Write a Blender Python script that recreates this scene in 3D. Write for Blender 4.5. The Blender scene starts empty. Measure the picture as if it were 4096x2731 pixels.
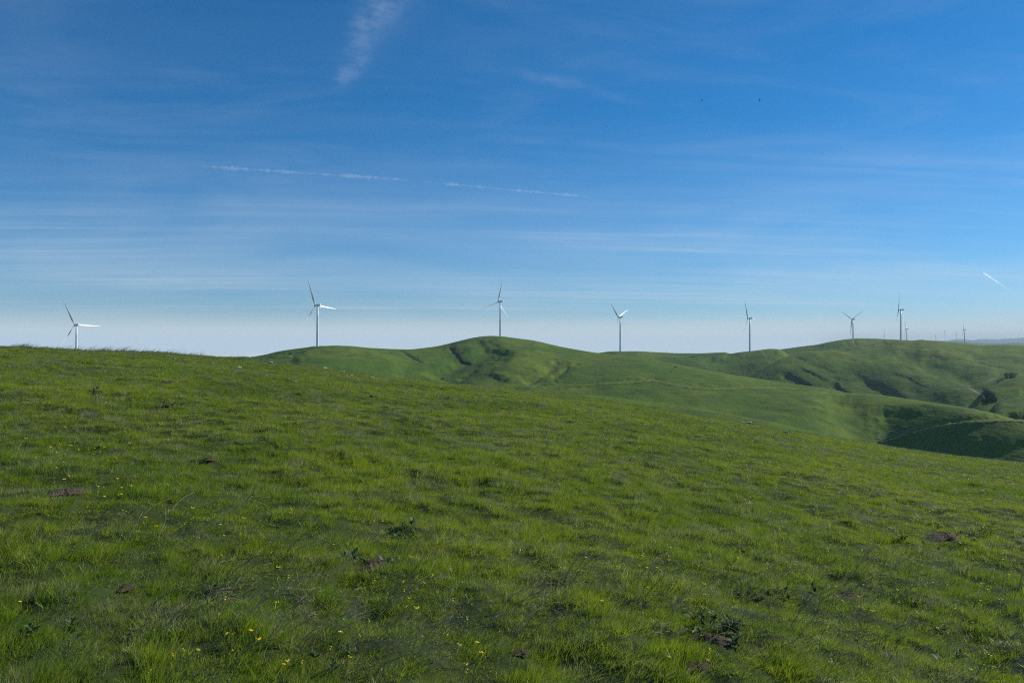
import bpy, math, random
import numpy as np
from mathutils import Vector, Matrix

R = math.radians
rnd = random.Random(7)
nrng = np.random.default_rng(11)
sc = bpy.context.scene
C = sc.collection

# ------------------------------------------------------------------ camera, sky, sun, exposure
F = 3186.0                                   # focal length in pixels of the 4096 px wide photograph (28 mm)
PITCH = math.atan((1390 - 1365.5) / F)
EYE = 1.6
cam_d = bpy.data.cameras.new('camera')
cam_d.lens = 28.0
cam_d.sensor_width = 36.0
cam_d.clip_start = 0.05
cam_d.clip_end = 200000.0
cam = bpy.data.objects.new('camera', cam_d)
C.objects.link(cam)
cam.location = (0, 0, 0)
cam.rotation_euler = (R(90) + PITCH, 0, 0)
sc.camera = cam

SUN_AZ, SUN_EL = 65.0, 28.0                  # azimuth clockwise from +Y (the view direction)
sun_d = bpy.data.lights.new('sun', 'SUN')
sun_d.energy = 4.6
sun_d.angle = R(0.5)
sun_d.color = (1.0, 0.95, 0.87)
sun = bpy.data.objects.new('sun', sun_d)
C.objects.link(sun)
sdir = Vector((math.cos(R(SUN_EL)) * math.sin(R(SUN_AZ)), math.cos(R(SUN_EL)) * math.cos(R(SUN_AZ)), math.sin(R(SUN_EL))))
sun.rotation_euler = (-sdir).to_track_quat('-Z', 'Y').to_euler()
sun.location = (0, 0, 400)

world = bpy.data.worlds.new('World')
sc.world = world
world.use_nodes = True


def N(nt, typ, **kw):
    n = nt.nodes.new(typ)
    for k, v in kw.items():
        setattr(n, k, v)
    return n


def val(nt, sock, v):
    """plug a value or an output into a socket"""
    if isinstance(v, bpy.types.NodeSocket):
        nt.links.new(v, sock)
    else:
        sock.default_value = v


def math_(nt, op, a, b=0.0, c=None, clamp=False):
    n = N(nt, 'ShaderNodeMath', operation=op, use_clamp=clamp)
    val(nt, n.inputs[0], a)
    val(nt, n.inputs[1], b)
    if c is not None:
        val(nt, n.inputs[2], c)
    return n.outputs[0]


def smooth_(nt, x, lo, hi):
    n = N(nt, 'ShaderNodeMapRange', interpolation_type='SMOOTHSTEP')
    val(nt, n.inputs[0], x)
    n.inputs[1].default_value = lo
    n.inputs[2].default_value = hi
    return n.outputs[0]


def noise_(nt, vec, scale, detail=3.0, rough=0.5, dist=0.0):
    n = N(nt, 'ShaderNodeTexNoise')
    if vec is not None:
        nt.links.new(vec, n.inputs['Vector'])
    n.inputs['Scale'].default_value = scale
    n.inputs['Detail'].default_value = detail
    n.inputs['Roughness'].default_value = rough
    n.inputs['Distortion'].default_value = dist
    return n.outputs['Fac']


def mix_(nt, fac, a, b, blend='MIX'):
    n = N(nt, 'ShaderNodeMix', data_type='RGBA', blend_type=blend)
    val(nt, n.inputs[0], fac)
    for s, v in ((n.inputs[6], a), (n.inputs[7], b)):
        if isinstance(v, bpy.types.NodeSocket):
            nt.links.new(v, s)
        else:
            s.default_value = (*v, 1.0)
    return n.outputs[2]


def comb_(nt, x, y, z):
    n = N(nt, 'ShaderNodeCombineXYZ')
    val(nt, n.inputs[0], x)
    val(nt, n.inputs[1], y)
    val(nt, n.inputs[2], z)
    return n.outputs[0]


def build_world():
    nt = world.node_tree
    bg = nt.nodes['Background']
    sky = N(nt, 'ShaderNodeTexSky', sky_type='NISHITA')
    sky.sun_disc = False
    sky.sun_elevation = R(SUN_EL)
    sky.sun_rotation = R(SUN_AZ)
    sky.altitude = 800
    sky.air_density = 1.0
    sky.dust_density = 0.15
    sky.ozone_density = 9.0
    hs = N(nt, 'ShaderNodeHueSaturation')
    hs.inputs['Saturation'].default_value = 1.17
    hs.inputs['Value'].default_value = 1.0
    hs.inputs['Hue'].default_value = 0.494
    nt.links.new(sky.outputs[0], hs.inputs['Color'])
    # cirrus: a thin high sheet seen in perspective (direction projected on a plane)
    tc = N(nt, 'ShaderNodeTexCoord')
    sep = N(nt, 'ShaderNodeSeparateXYZ')
    nt.links.new(tc.outputs['Generated'], sep.inputs[0])
    dx, dy, dz = sep.outputs
    zz = math_(nt, 'ADD', math_(nt, 'MAXIMUM', dz, 0.0), 0.035)
    px = math_(nt, 'DIVIDE', dx, zz)
    py = math_(nt, 'DIVIDE', dy, zz)
    pr = math_(nt, 'ADD', py, math_(nt, 'MULTIPLY', px, -0.10))
    v1 = comb_(nt, math_(nt, 'MULTIPLY', px, 0.16), math_(nt, 'MULTIPLY', pr, 0.80), 0.0)
    v2 = comb_(nt, math_(nt, 'MULTIPLY', px, 0.35), math_(nt, 'MULTIPLY', pr, 2.6), 4.0)
    v3 = comb_(nt, math_(nt, 'MULTIPLY', px, 0.22), math_(nt, 'MULTIPLY', pr, 0.35), 9.0)
    n1 = noise_(nt, v1, 1.0, 5.0, 0.6, 0.6)
    n2 = noise_(nt, v2, 1.0, 5.0, 0.62, 0.9)
    n3 = noise_(nt, v3, 1.0, 2.0, 0.5, 0.3)
    st = math_(nt, 'MULTIPLY', smooth_(nt, n1, 0.34, 0.80), smooth_(nt, n2, 0.20, 0.80))
    st = math_(nt, 'MULTIPLY', st, math_(nt, 'ADD', 0.35, smooth_(nt, n3, 0.35, 0.62)))
    low = smooth_(nt, dz, 0.30, 0.11)                     # the sheet thins out overhead
    streak = math_(nt, 'MULTIPLY', st, math_(nt, 'ADD', math_(nt, 'MULTIPLY', low, 0.32), 0.05))
    # the feathery plume high in front: axis from (px 1335, py 370) up to (px 1600, py -60)
    def ang(a, b):
        X, V = (a - 2048) / F, (1365.5 - b) / F
        y = math.cos(PITCH) - V * math.sin(PITCH)
        z = math.sin(PITCH) + V * math.cos(PITCH)
        return X / y, z / y
    ux = math_(nt, 'DIVIDE', dx, math_(nt, 'MAXIMUM', dy, 0.05))
    uz = math_(nt, 'DIVIDE', dz, math_(nt, 'MAXIMUM', dy, 0.05))
    front = math_(nt, 'GREATER_THAN', dy, 0.05)
    A, B = ang(1328, 400), ang(1640, -160)
    L = math.hypot(B[0] - A[0], B[1] - A[1])
    ex, ez = (B[0] - A[0]) / L, (B[1] - A[1]) / L
    rx, rz = math_(nt, 'SUBTRACT', ux, A[0]), math_(nt, 'SUBTRACT', uz, A[1])
    along = math_(nt, 'ADD', math_(nt, 'MULTIPLY', rx, ex / L), math_(nt, 'MULTIPLY', rz, ez / L))
    across = math_(nt, 'SUBTRACT', math_(nt, 'MULTIPLY', rx, ez), math_(nt, 'MULTIPLY', rz, ex))
    fib = noise_(nt, comb_(nt, math_(nt, 'MULTIPLY', ux, 14.0), math_(nt, 'MULTIPLY', math_(nt, 'ADD', uz, math_(nt, 'MULTIPLY', ux, 0.22)), 130.0), 0.0), 1.0, 4.0, 0.6, 1.2)
    warp = noise_(nt, comb_(nt, ux, uz, 2.0), 16.0, 3.0, 0.6)
    across = math_(nt, 'ADD', across, math_(nt, 'MULTIPLY', math_(nt, 'SUBTRACT', warp, 0.5), 0.035))
    across = math_(nt, 'ADD', across, math_(nt, 'MULTIPLY', math_(nt, 'SUBTRACT', fib, 0.5), 0.016))
    wid = math_(nt, 'ADD', 0.006, math_(nt, 'MULTIPLY', along, 0.032))
    q = math_(nt, 'DIVIDE', across, math_(nt, 'MAXIMUM', wid, 0.004))
    body = math_(nt, 'EXPONENT', math_(nt, 'MULTIPLY', math_(nt, 'MULTIPLY', q, q), -1.0))
    body = math_(nt, 'MULTIPLY', body, math_(nt, 'MULTIPLY', smooth_(nt, along, -0.02, 0.22), smooth_(nt, along, 1.9, 0.75)))
    soft = noise_(nt, comb_(nt, ux, uz, 5.0), 26.0, 4.0, 0.6)
    plume = math_(nt, 'MULTIPLY', body, math_(nt, 'MULTIPLY', math_(nt, 'ADD', 0.45, math_(nt, 'MULTIPLY', smooth_(nt, fib, 0.3, 0.75), 0.6)), smooth_(nt, soft, 0.25, 0.6)))
    plume = math_(nt, 'MULTIPLY', plume, math_(nt, 'MULTIPLY', front, 0.16))
    # the faint bent wisp right of it
    A2, B2 = ang(1950, 268), ang(2650, 425)
    L2 = math.hypot(B2[0] - A2[0], B2[1] - A2[1])
    e2x, e2z = (B2[0] - A2[0]) / L2, (B2[1] - A2[1]) / L2
    sx, sz = math_(nt, 'SUBTRACT', ux, A2[0]), math_(nt, 'SUBTRACT', uz, A2[1])
    al2 = math_(nt, 'ADD', math_(nt, 'MULTIPLY', sx, e2x / L2), math_(nt, 'MULTIPLY', sz, e2z / L2))
    ac2 = math_(nt, 'SUBTRACT', math_(nt, 'MULTIPLY', sx, e2z), math_(nt, 'MULTIPLY', sz, e2x))
    ac2 = math_(nt, 'ADD', ac2, math_(nt, 'MULTIPLY', math_(nt, 'SUBTRACT', warp, 0.5), 0.02))
    ac2 = math_(nt, 'DIVIDE', ac2, 0.0065)
    w2 = math_(nt, 'EXPONENT', math_(nt, 'MULTIPLY', math_(nt, 'MULTIPLY', ac2, ac2), -1.0))
    w2 = math_(nt, 'MULTIPLY', math_(nt, 'MULTIPLY', w2, smooth_(nt, al2, 0.0, 0.35)), smooth_(nt, al2, 1.0, 0.65))
    w2 = math_(nt, 'MULTIPLY', math_(nt, 'MULTIPLY', w2, smooth_(nt, soft, 0.2, 0.7)), math_(nt, 'MULTIPLY', front, 0.075))
    cl = math_(nt, 'ADD', math_(nt, 'ADD', streak, plume), w2, clamp=True)
    bank = math_(nt, 'MULTIPLY', smooth_(nt, math_(nt, 'ADD', dz, math_(nt, 'MULTIPLY', math_(nt, 'SUBTRACT', n2, 0.5), 0.012)), 0.046, 0.012), 0.68)
    # a milky veil low down, and very soft mottling higher up
    nv = noise_(nt, comb_(nt, math_(nt, 'MULTIPLY', dx, 1.6), math_(nt, 'MULTIPLY', dy, 1.6), math_(nt, 'MULTIPLY', dz, 7.0)), 1.3, 4.0, 0.55, 0.6)
    veil = math_(nt, 'MULTIPLY', smooth_(nt, dz, 0.26, 0.07), math_(nt, 'ADD', 0.05, math_(nt, 'MULTIPLY', smooth_(nt, nv, 0.35, 0.68), 0.16)))
    nh = noise_(nt, comb_(nt, math_(nt, 'MULTIPLY', px, 1.1), math_(nt, 'MULTIPLY', py, 1.7), 20.0), 1.0, 6.0, 0.62, 1.0)
    veil = math_(nt, 'ADD', veil, math_(nt, 'MULTIPLY', math_(nt, 'MULTIPLY', smooth_(nt, nh, 0.42, 0.80), smooth_(nt, dz, 0.10, 0.24)), 0.065))
    cl = math_(nt, 'ADD', cl, veil, clamp=True)
    col = mix_(nt, cl, hs.outputs[0], (6.2, 7.1, 7.8))
    col = mix_(nt, bank, col, (7.3, 7.6, 7.4))
    nt.links.new(col, bg.inputs['Color'])
    bg.inputs['Strength'].default_value = 0.10


build_world()
vs = sc.view_settings
vs.view_transform = 'Standard'
vs.look = 'None'
vs.exposure = 0.08
vs.gamma = 1.0
vs.use_curve_mapping = False
sc.render.engine = 'CYCLES'
sc.cycles.use_denoising = False
sc.cycles.filter_width = 1.15
sc.cycles.use_adaptive_sampling = False
sc.cycles.max_bounces = 8
sc.cycles.transmission_bounces = 4
sc.cycles.transparent_max_bounces = 12
sc.cycles.volume_bounces = 0

# ------------------------------------------------------------------ helpers
cp, sp = math.cos(PITCH), math.sin(PITCH)


def slope(px, py):
    """pixel -> (x/y, z/y) of its sight line"""
    X, V = (np.asarray(px, float) - 2048) / F, (1365.5 - np.asarray(py, float)) / F
    d = cp - V * sp
    return X / d, (sp + V * cp) / d


def row_of(T):
    V = (T * cp - sp) / (cp + T * sp)
    return 1365.5 - F * V


def point(px, py, depth):
    u, T = slope(px, py)
    return Vector((float(u) * depth, depth, float(T) * depth))


_perm = np.random.default_rng(3).permutation(4096)


def noise2(x, y, seed=0):
    x = np.asarray(x, float)
    y = np.asarray(y, float)
    xi, yi = np.floor(x).astype(int), np.floor(y).astype(int)
    xf, yf = x - xi, y - yi

    def g(ix, iy, fx, fy):
        h = _perm[(_perm[(ix + 37 * seed) & 4095] + iy + 131 * seed) & 4095]
        a = h * (2 * math.pi / 4096.0)
        return np.cos(a) * fx + np.sin(a) * fy
    u = xf * xf * xf * (xf * (xf * 6 - 15) + 10)
    v = yf * yf * yf * (yf * (yf * 6 - 15) + 10)
    a = g(xi, yi, xf, yf) * (1 - u) + g(xi + 1, yi, xf - 1, yf) * u
    b = g(xi, yi + 1, xf, yf - 1) * (1 - u) + g(xi + 1, yi + 1, xf - 1, yf - 1) * u
    return (a * (1 - v) + b * v) * 1.5


def fbm(x, y, octaves=4, seed=0, gain=0.5):
    t, a, f = 0.0, 1.0, 1.0
    for i in range(octaves):
        t = t + a * noise2(np.asarray(x) * f + 13.7 * i, np.asarray(y) * f - 7.1 * i, seed + i)
        a *= gain
        f *= 2.03
    return t


def curve(pts, xs, sig=25.0):
    xs = np.asarray(xs, float)
    p = np.array(sorted(pts), float)
    g = np.arange(-4000, 9001, 4.0)
    v = np.interp(g, p[:, 0], p[:, 1])
    if sig > 0:
        k = np.exp(-0.5 * (np.arange(-40, 41) * 4.0 / sig) ** 2)
        k /= k.sum()
        v = np.convolve(np.pad(v, 40, mode='edge'), k, mode='valid')
    return np.interp(xs, g, v)


def mesh(name, verts, faces, mats=(), smooth=False, mat_idx=None):
    me = bpy.data.meshes.new(name)
    me.from_pydata([tuple(v) for v in verts], [], [tuple(f) for f in faces])
    for m in (mats if isinstance(mats, (list, tuple)) else [mats]):
        me.materials.append(m)
    if mat_idx is not None:
        me.polygons.foreach_set('material_index', mat_idx)
    if smooth:
        me.polygons.foreach_set('use_smooth', [True] * len(me.polygons))
    me.update()
    return me


def grid_mesh(name, P, mats, attrs=None, wrap=False):
    """P: (rows, cols, 3)"""
    r, c = P.shape[:2]
    me = bpy.data.meshes.new(name)
    idx = np.arange(r * c).reshape(r, c)
    if wrap:
        nx = np.roll(idx, -1, axis=1)
        q = np.stack([idx[:-1], nx[:-1], nx[1:], idx[1:]], -1).reshape(-1, 4)
    else:
        q = np.stack([idx[:-1, :-1], idx[:-1, 1:], idx[1:, 1:], idx[1:, :-1]], -1).reshape(-1, 4)
    me.vertices.add(r * c)
    me.vertices.foreach_set('co', P.reshape(-1).astype(np.float32))
    me.loops.add(q.size)
    me.loops.foreach_set('vertex_index', q.reshape(-1).astype(np.int32))
    me.polygons.add(len(q))
    me.polygons.foreach_set('loop_start', np.arange(0, q.size, 4, dtype=np.int32))
    me.polygons.foreach_set('use_smooth', np.ones(len(q), bool))
    for m in mats:
        me.materials.append(m)
    for k, v in (attrs or {}).items():
        a = me.attributes.new(k, 'FLOAT', 'POINT')
        a.data.foreach_set('value', v.reshape(-1).astype(np.float32))
    me.update(calc_edges=True)
    me.validate()
    return me


def link(name, data, parent=None, **props):
    o = bpy.data.objects.new(name, data)
    C.objects.link(o)
    if parent is not None:
        o.parent = parent
    for k, v in props.items():
        o[k] = v
    return o


def thing(name, data, label, cat, group=None, loc=(0, 0, 0), rz=0.0, scale=1.0):
    o = link(name, data)
    o.location = loc
    o.rotation_euler = (0, 0, rz)
    o.scale = (scale,) * 3 if not isinstance(scale, (tuple, list)) else scale
    o['label'] = label
    o['category'] = cat
    if group:
        o['group'] = group
    return o


def tube(path, rad, sides=6, cap=True, start=0):
    """verts, faces of a tube along a path with radius per point"""
    P = [Vector(p) for p in path]
    vs_, fs = [], []
    for i, p in enumerate(P):
        d = (P[min(i + 1, len(P) - 1)] - P[max(i - 1, 0)]).normalized()
        a = d.cross(Vector((0, 0, 1)))
        if a.length < 1e-3:
            a = d.cross(Vector((0, 1, 0)))
        a.normalize()
        b = d.cross(a)
        for k in range(sides):
            t = 2 * math.pi * k / sides
            vs_.append(p + (a * math.cos(t) + b * math.sin(t)) * rad[i])
    for i in range(len(P) - 1):
        for k in range(sides):
            k2 = (k + 1) % sides
            fs.append((start + i * sides + k, start + i * sides + k2, start + (i + 1) * sides + k2, start + (i + 1) * sides + k))
    if cap:
        fs.append(tuple(start + k for k in range(sides))[::-1])
        fs.append(tuple(start + (len(P) - 1) * sides + k for k in range(sides)))
    return vs_, fs


class MB:
    def __init__(self):
        self.v, self.f, self.m = [], [], []

    def add(self, v, f, m=0):
        o = len(self.v)
        self.v += list(v)
        self.f += [tuple(i + o for i in q) for q in f]
        self.m += [m] * len(f)

    def tube(self, path, rad, sides=5, m=0):
        v, f = tube(path, rad, sides)
        self.add(v, f, m)

    def mesh(self, name, mats, smooth=False):
        return mesh(name, self.v, self.f, mats, smooth, self.m)


# ------------------------------------------------------------------ materials
def new_mat(name):
    m = bpy.data.materials.new(name)
    m.use_nodes = True
    nt = m.node_tree
    nt.nodes.clear()
    out = N(nt, 'ShaderNodeOutputMaterial')
    return m, nt, out


def principled(nt, out, color, rough=0.7, spec=0.3, bump=None, bump_str=0.3, bump_dist=0.05):
    b = N(nt, 'ShaderNodeBsdfPrincipled')
    if isinstance(color, bpy.types.NodeSocket):
        nt.links.new(color, b.inputs['Base Color'])
    else:
        b.inputs['Base Color'].default_value = (*color, 1)
    val(nt, b.inputs['Roughness'], rough)
    b.inputs['Specular IOR Level'].default_value = spec
    if bump is not None:
        bn = N(nt, 'ShaderNodeBump')
        bn.inputs['Strength'].default_value = bump_str
        bn.inputs['Distance'].default_value = bump_dist
        nt.links.new(bump, bn.inputs['Height'])
        nt.links.new(bn.outputs[0], b.inputs['Normal'])
    nt.links.new(b.outputs[0], out.inputs['Surface'])
    return b


def pos_(nt):
    return N(nt, 'ShaderNodeNewGeometry').outputs['Position']


def scaled_(nt, vec, s):
    n = N(nt, 'ShaderNodeMapping')
    nt.links.new(vec, n.inputs[0])
    n.inputs['Scale'].default_value = s
    return n.outputs[0]


def attr_(nt, name, kind='GEOMETRY'):
    n = N(nt, 'ShaderNodeAttribute', attribute_name=name, attribute_type=kind)
    return n


def hill_material(name, near=1.0):
    """grass pasture seen from a few hundred metres: patchy green, contour terracettes, scrub in the gullies and painted shade on steep faces"""
    m, nt, out = new_mat(name)
    p = pos_(nt)
    big = noise_(nt, scaled_(nt, p, (1, 1, 1)), 0.0065, 4.0, 0.55, 0.4)
    mid = noise_(nt, scaled_(nt, p, (1, 1, 1)), 0.045, 5.0, 0.62, 0.3)
    fine = noise_(nt, scaled_(nt, p, (1, 0.6, 1)), 0.35, 4.0, 0.65)
    c = mix_(nt, smooth_(nt, big, 0.35, 0.65), (0.074, 0.145, 0.015), (0.138, 0.190, 0.020))
    c = mix_(nt, smooth_(nt, mid, 0.42, 0.72), c, (0.074, 0.118, 0.020))
    c = mix_(nt, math_(nt, 'MULTIPLY', smooth_(nt, fine, 0.55, 0.8), 0.5), c, (0.045, 0.075, 0.02))
    terr = noise_(nt, scaled_(nt, p, (0.012, 0.012, 0.55)), 1.0, 3.0, 0.6, 0.5)
    c = mix_(nt, math_(nt, 'MULTIPLY', smooth_(nt, terr, 0.52, 0.68), 0.35), c, (0.055, 0.080, 0.030))
    dead = noise_(nt, scaled_(nt, p, (1, 1, 1)), 0.018, 4.0, 0.6, 0.8)
    c = mix_(nt, math_(nt, 'MULTIPLY', smooth_(nt, dead, 0.55, 0.72), 0.45), c, (0.105, 0.118, 0.050))
    spk = smooth_(nt, noise_(nt, scaled_(nt, p, (1, 0.7, 1)), 0.22, 2.0, 0.6), 0.66, 0.74)
    spk = math_(nt, 'MULTIPLY', spk, smooth_(nt, noise_(nt, p, 0.012, 3.0, 0.6), 0.42, 0.62))
    c = mix_(nt, math_(nt, 'MULTIPLY', spk, 0.65), c, (0.040, 0.055, 0.022))
    a = attr_(nt, 'scrub').outputs['Fac']  # scrub mask, which also paints shade on slopes turned from the sun
    br = math_(nt, 'MULTIPLY', a, math_(nt, 'ADD', 0.35, smooth_(nt, noise_(nt, p, 0.11, 5.0, 0.7), 0.38, 0.62)), clamp=True)
    c = mix_(nt, br, c, mix_(nt, smooth_(nt, fine, 0.4, 0.7), (0.032, 0.046, 0.022), (0.062, 0.062, 0.040)))
    h = math_(nt, 'ADD', math_(nt, 'MULTIPLY', mid, 1.3), math_(nt, 'ADD', math_(nt, 'MULTIPLY', fine, 0.8), math_(nt, 'MULTIPLY', terr, 0.9)))
    principled(nt, out, c, 0.95, 0.06, h, 0.6, 1.7 * near)
    return m


M_HILL = hill_material('pasture')


def ground_material():
    m, nt, out = new_mat('turf_soil')
    p = pos_(nt)
    a = noise_(nt, p, 1.4, 5.0, 0.65)
    b = noise_(nt, p, 22.0, 4.0, 0.7)
    c = mix_(nt, smooth_(nt, a, 0.35, 0.65), (0.036, 0.060, 0.014), (0.058, 0.078, 0.020))
    c = mix_(nt, smooth_(nt, b, 0.5, 0.75), c, (0.060, 0.046, 0.026))
    principled(nt, out, c, 0.95, 0.1, b, 0.6, 0.03)
    return m


M_GROUND = ground_material()


def blade_material(name, dark, light, dry, dry_amt, trans=0.35, rough=0.5):
    """leaf blades: patches of hue from where they grow, a shade of their own per tuft, paler towards the tip"""
    m, nt, out = new_mat(name)
    p = pos_(nt)
    big = noise_(nt, scaled_(nt, p, (1, 1, 0)), 0.22, 4.0, 0.6, 0.5)
    small = noise_(nt, scaled_(nt, p, (1, 1, 0)), 4.0, 4.0, 0.7, 0.3)
    r = N(nt, 'ShaderNodeObjectInfo').outputs['Random']
    f = math_(nt, 'ADD', math_(nt, 'MULTIPLY', smooth_(nt, big, 0.36, 0.64), 0.5), math_(nt, 'MULTIPLY', r, 0.25))
    f = math_(nt, 'ADD', f, math_(nt, 'MULTIPLY', smooth_(nt, small, 0.38, 0.62), 0.40), clamp=True)
    c = mix_(nt, f, dark, light)
    t = attr_(nt, 'tip').outputs['Fac']
    d = noise_(nt, scaled_(nt, p, (1, 1, 0)), 1.5, 5.0, 0.7, 0.4)
    dd = math_(nt, 'MULTIPLY', smooth_(nt, math_(nt, 'ADD', d, math_(nt, 'MULTIPLY', math_(nt, 'SUBTRACT', r, 0.5), 0.25)), 0.50, 0.68), dry_amt)
    dd = math_(nt, 'MULTIPLY', dd, math_(nt, 'ADD', 0.45, math_(nt, 'MULTIPLY', t, 0.55)))
    c = mix_(nt, dd, c, dry)
    bs = N(nt, 'ShaderNodeBsdfPrincipled')
    nt.links.new(c, bs.inputs['Base Color'])
    bs.inputs['Roughness'].default_value = rough
    bs.inputs['Specular IOR Level'].default_value = 0.4
    tr = N(nt, 'ShaderNodeBsdfTranslucent')
    nt.links.new(mix_(nt, 0.35, c, (0.34, 0.44, 0.025)), tr.inputs['Color'])
    mx = N(nt, 'ShaderNodeMixShader')
    mx.inputs[0].default_value = trans
    nt.links.new(bs.outputs[0], mx.inputs[1])
    nt.links.new(tr.outputs[0], mx.inputs[2])
    nt.links.new(mx.outputs[0], out.inputs['Surface'])
    return m


M_GRASS = blade_material('grass_blades', (0.062, 0.175, 0.014), (0.390, 0.455, 0.024), (0.380, 0.345, 0.210), 0.9, 0.46, 0.42)
M_DEAD = blade_material('dead_blades', (0.23, 0.22, 0.18), (0.38, 0.365, 0.31), (0.36, 0.34, 0.27), 0.6, 0.35, 0.7)
M_BROWN = blade_material('brown_stems', (0.085, 0.075, 0.045), (0.15, 0.135, 0.085), (0.17, 0.15, 0.10), 0.5, 0.2, 0.8)
M_WEED = blade_material('weed_leaf', (0.075, 0.125, 0.045), (0.125, 0.175, 0.085), (0.15, 0.17, 0.10), 0.4, 0.3, 0.65)


def plain(name, color, var=0.25, scale=8.0, rough=0.8, spec=0.2, bump=0.3, dist=0.02):
    m, nt, out = new_mat(name)
    tc = N(nt, 'ShaderNodeTexCoord').outputs['Object']
    n = noise_(nt, tc, scale, 5.0, 0.65)
    lo = tuple(x * (1 - var) for x in color)
    hi = tuple(min(1, x * (1 + var)) for x in color)
    c = mix_(nt, smooth_(nt, n, 0.3, 0.7), lo, hi)
    principled(nt, out, c, rough, spec, n, bump, dist)
    return m


M_STALK = plain('dry_stalk', (0.30, 0.25, 0.16), 0.3, 20, 0.8)
M_TWIG = plain('dark_twig', (0.075, 0.068, 0.055), 0.35, 20, 0.85)
M_PALETWIG = plain('weathered_twig', (0.24, 0.215, 0.17), 0.3, 20, 0.85)
M_STEM = plain('green_stem', (0.07, 0.12, 0.03), 0.2, 20, 0.6)
M_PETAL = plain('yellow_petal', (0.75, 0.58, 0.02), 0.12, 60, 0.6, 0.2, 0.1, 0.002)
M_SOIL = plain('red_brown_soil', (0.155, 0.118, 0.080), 0.5, 14, 0.95, 0.1, 1.0, 0.05)
M_ROCK = plain('pale_rock', (0.36, 0.32, 0.26), 0.35, 3.5, 0.9, 0.2, 0.8, 0.08)
M_ROCKD = plain('dark_rock', (0.10, 0.09, 0.08), 0.35, 3.5, 0.9, 0.2, 0.8, 0.08)
M_WHITE = plain('turbine_paint', (0.80, 0.81, 0.82), 0.03, 0.2, 0.4, 0.5, 0.0, 0.01)
M_MAST = plain('galvanised_mast', (0.40, 0.41, 0.43), 0.1, 0.5, 0.6, 0.5, 0.0)
M_BIRD = plain('dark_plumage', (0.03, 0.027, 0.025), 0.2, 5, 0.8)
M_BARK = plain('bare_bark', (0.085, 0.070, 0.075), 0.3, 1.2, 0.9)
M_BUSH = plain('dull_bush_leaf', (0.045, 0.055, 0.040), 0.4, 0.6, 0.9)
M_TRACK = plain('worn_track_grass', (0.15, 0.185, 0.045), 0.3, 0.3, 0.95, 0.1, 0.5, 0.1)
M_GRAVEL = plain('pale_gravel', (0.42, 0.39, 0.33), 0.15, 0.5, 0.95, 0.1, 0.3, 0.1)
M_ROAD = plain('dirt_road', (0.24, 0.19, 0.13), 0.2, 0.15, 0.95, 0.1, 0.5, 0.1)

# ------------------------------------------------------------------ the near hillside (camera stands on it)
CREST = [(-900, 1345), (-400, 1367), (0, 1386), (200, 1393), (320, 1401), (500, 1407), (600, 1411), (700, 1419), (850, 1430), (1000, 1446),
         (1100, 1456), (1250, 1470), (1400, 1491), (1550, 1509), (1700, 1526), (1850, 1541), (2000, 1556), (2150, 1571),
         (2300, 1587), (2450, 1607), (2600, 1632), (2750, 1660), (2900, 1682), (3050, 1704), (3200, 1728), (3350, 1752),
         (3500, 1778), (3650, 1802), (3800, 1822), (3950, 1839), (4096, 1856), (4600, 1915), (5200, 1985)]
DCREST = 56.0
KC = EYE / DCREST ** 2
_az = np.linspace(-R(42), R(42), 400)
_px = 2048 + F * np.tan(_az)
_u, _T = slope(_px, curve(CREST, _px, 40) + 5)
_s = _T * np.cos(_az) + 2 * EYE / DCREST
_A = np.stack([np.sin(_az), np.cos(_az), np.ones_like(_az)], 1)
_fit = np.linalg.lstsq(_A, _s, rcond=None)[0]


def s_az(az):
    az = (np.asarray(az) + math.pi) % (2 * math.pi) - math.pi
    inside = np.interp(az, _az, _s)
    fit = _fit[0] * np.sin(az) + _fit[1] * np.cos(az) + _fit[2]
    w = np.clip((R(42) - np.abs(az)) / R(6), 0, 1)
    return inside * w + fit * (1 - w)


MOUNDS = []      # filled below: (x, y, radius) bare ground


def ground_z(x, y, bumps=True):
    x = np.asarray(x, float)
    y = np.asarray(y, float)
    r = np.hypot(x, y)
    z = -EYE + s_az(np.arctan2(x, y)) * r - KC * r * r
    if bumps:
        w = np.clip((r - 1.0) / 4.0, 0, 1) * np.clip((95 - r) / 30.0, 0.3, 1)
        z = z + w * (0.10 * fbm(x / 6.0, y / 6.0, 3, 5) + 0.05 * fbm(x / 0.9, y / 0.9, 2, 9) + 0.045 * fbm(x / 0.42, y / 0.42, 2, 12))
    return z


def hit(px, py):
    """where the sight line of a pixel meets the near hillside"""
    u, T = slope(px, py)
    az = math.atan(float(u))
    te = float(T) * math.cos(az)
    b = float(s_az(az)) - te
    disc = b * b - 4 * KC * EYE
    r = (b - math.sqrt(disc)) / (2 * KC) if disc > 0 else DCREST
    r = min(r, DCREST)
    x, y = r * math.sin(az), r * math.cos(az)
    return x, y, float(ground_z(x, y)), r


def build_hillside():
    azs = np.concatenate([np.linspace(-R(40), R(40), 620), np.linspace(R(40), R(320), 160)[1:-1]])
    rs = np.concatenate([[0.05], np.geomspace(0.6, 62, 420), np.geomspace(64, 420, 60)])
    A, Rr = np.meshgrid(azs, rs)
    X, Y = Rr * np.sin(A), Rr * np.cos(A)
    Z = ground_z(X, Y)
    far = Rr > 100
    Z = np.where(far, np.maximum(Z, -118.0), Z)
    P = np.stack([X, Y, Z], -1)
    return link('grassy_hillside', grid_mesh('grassy_hillside', P, [M_GROUND], None, True), kind='structure')


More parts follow.
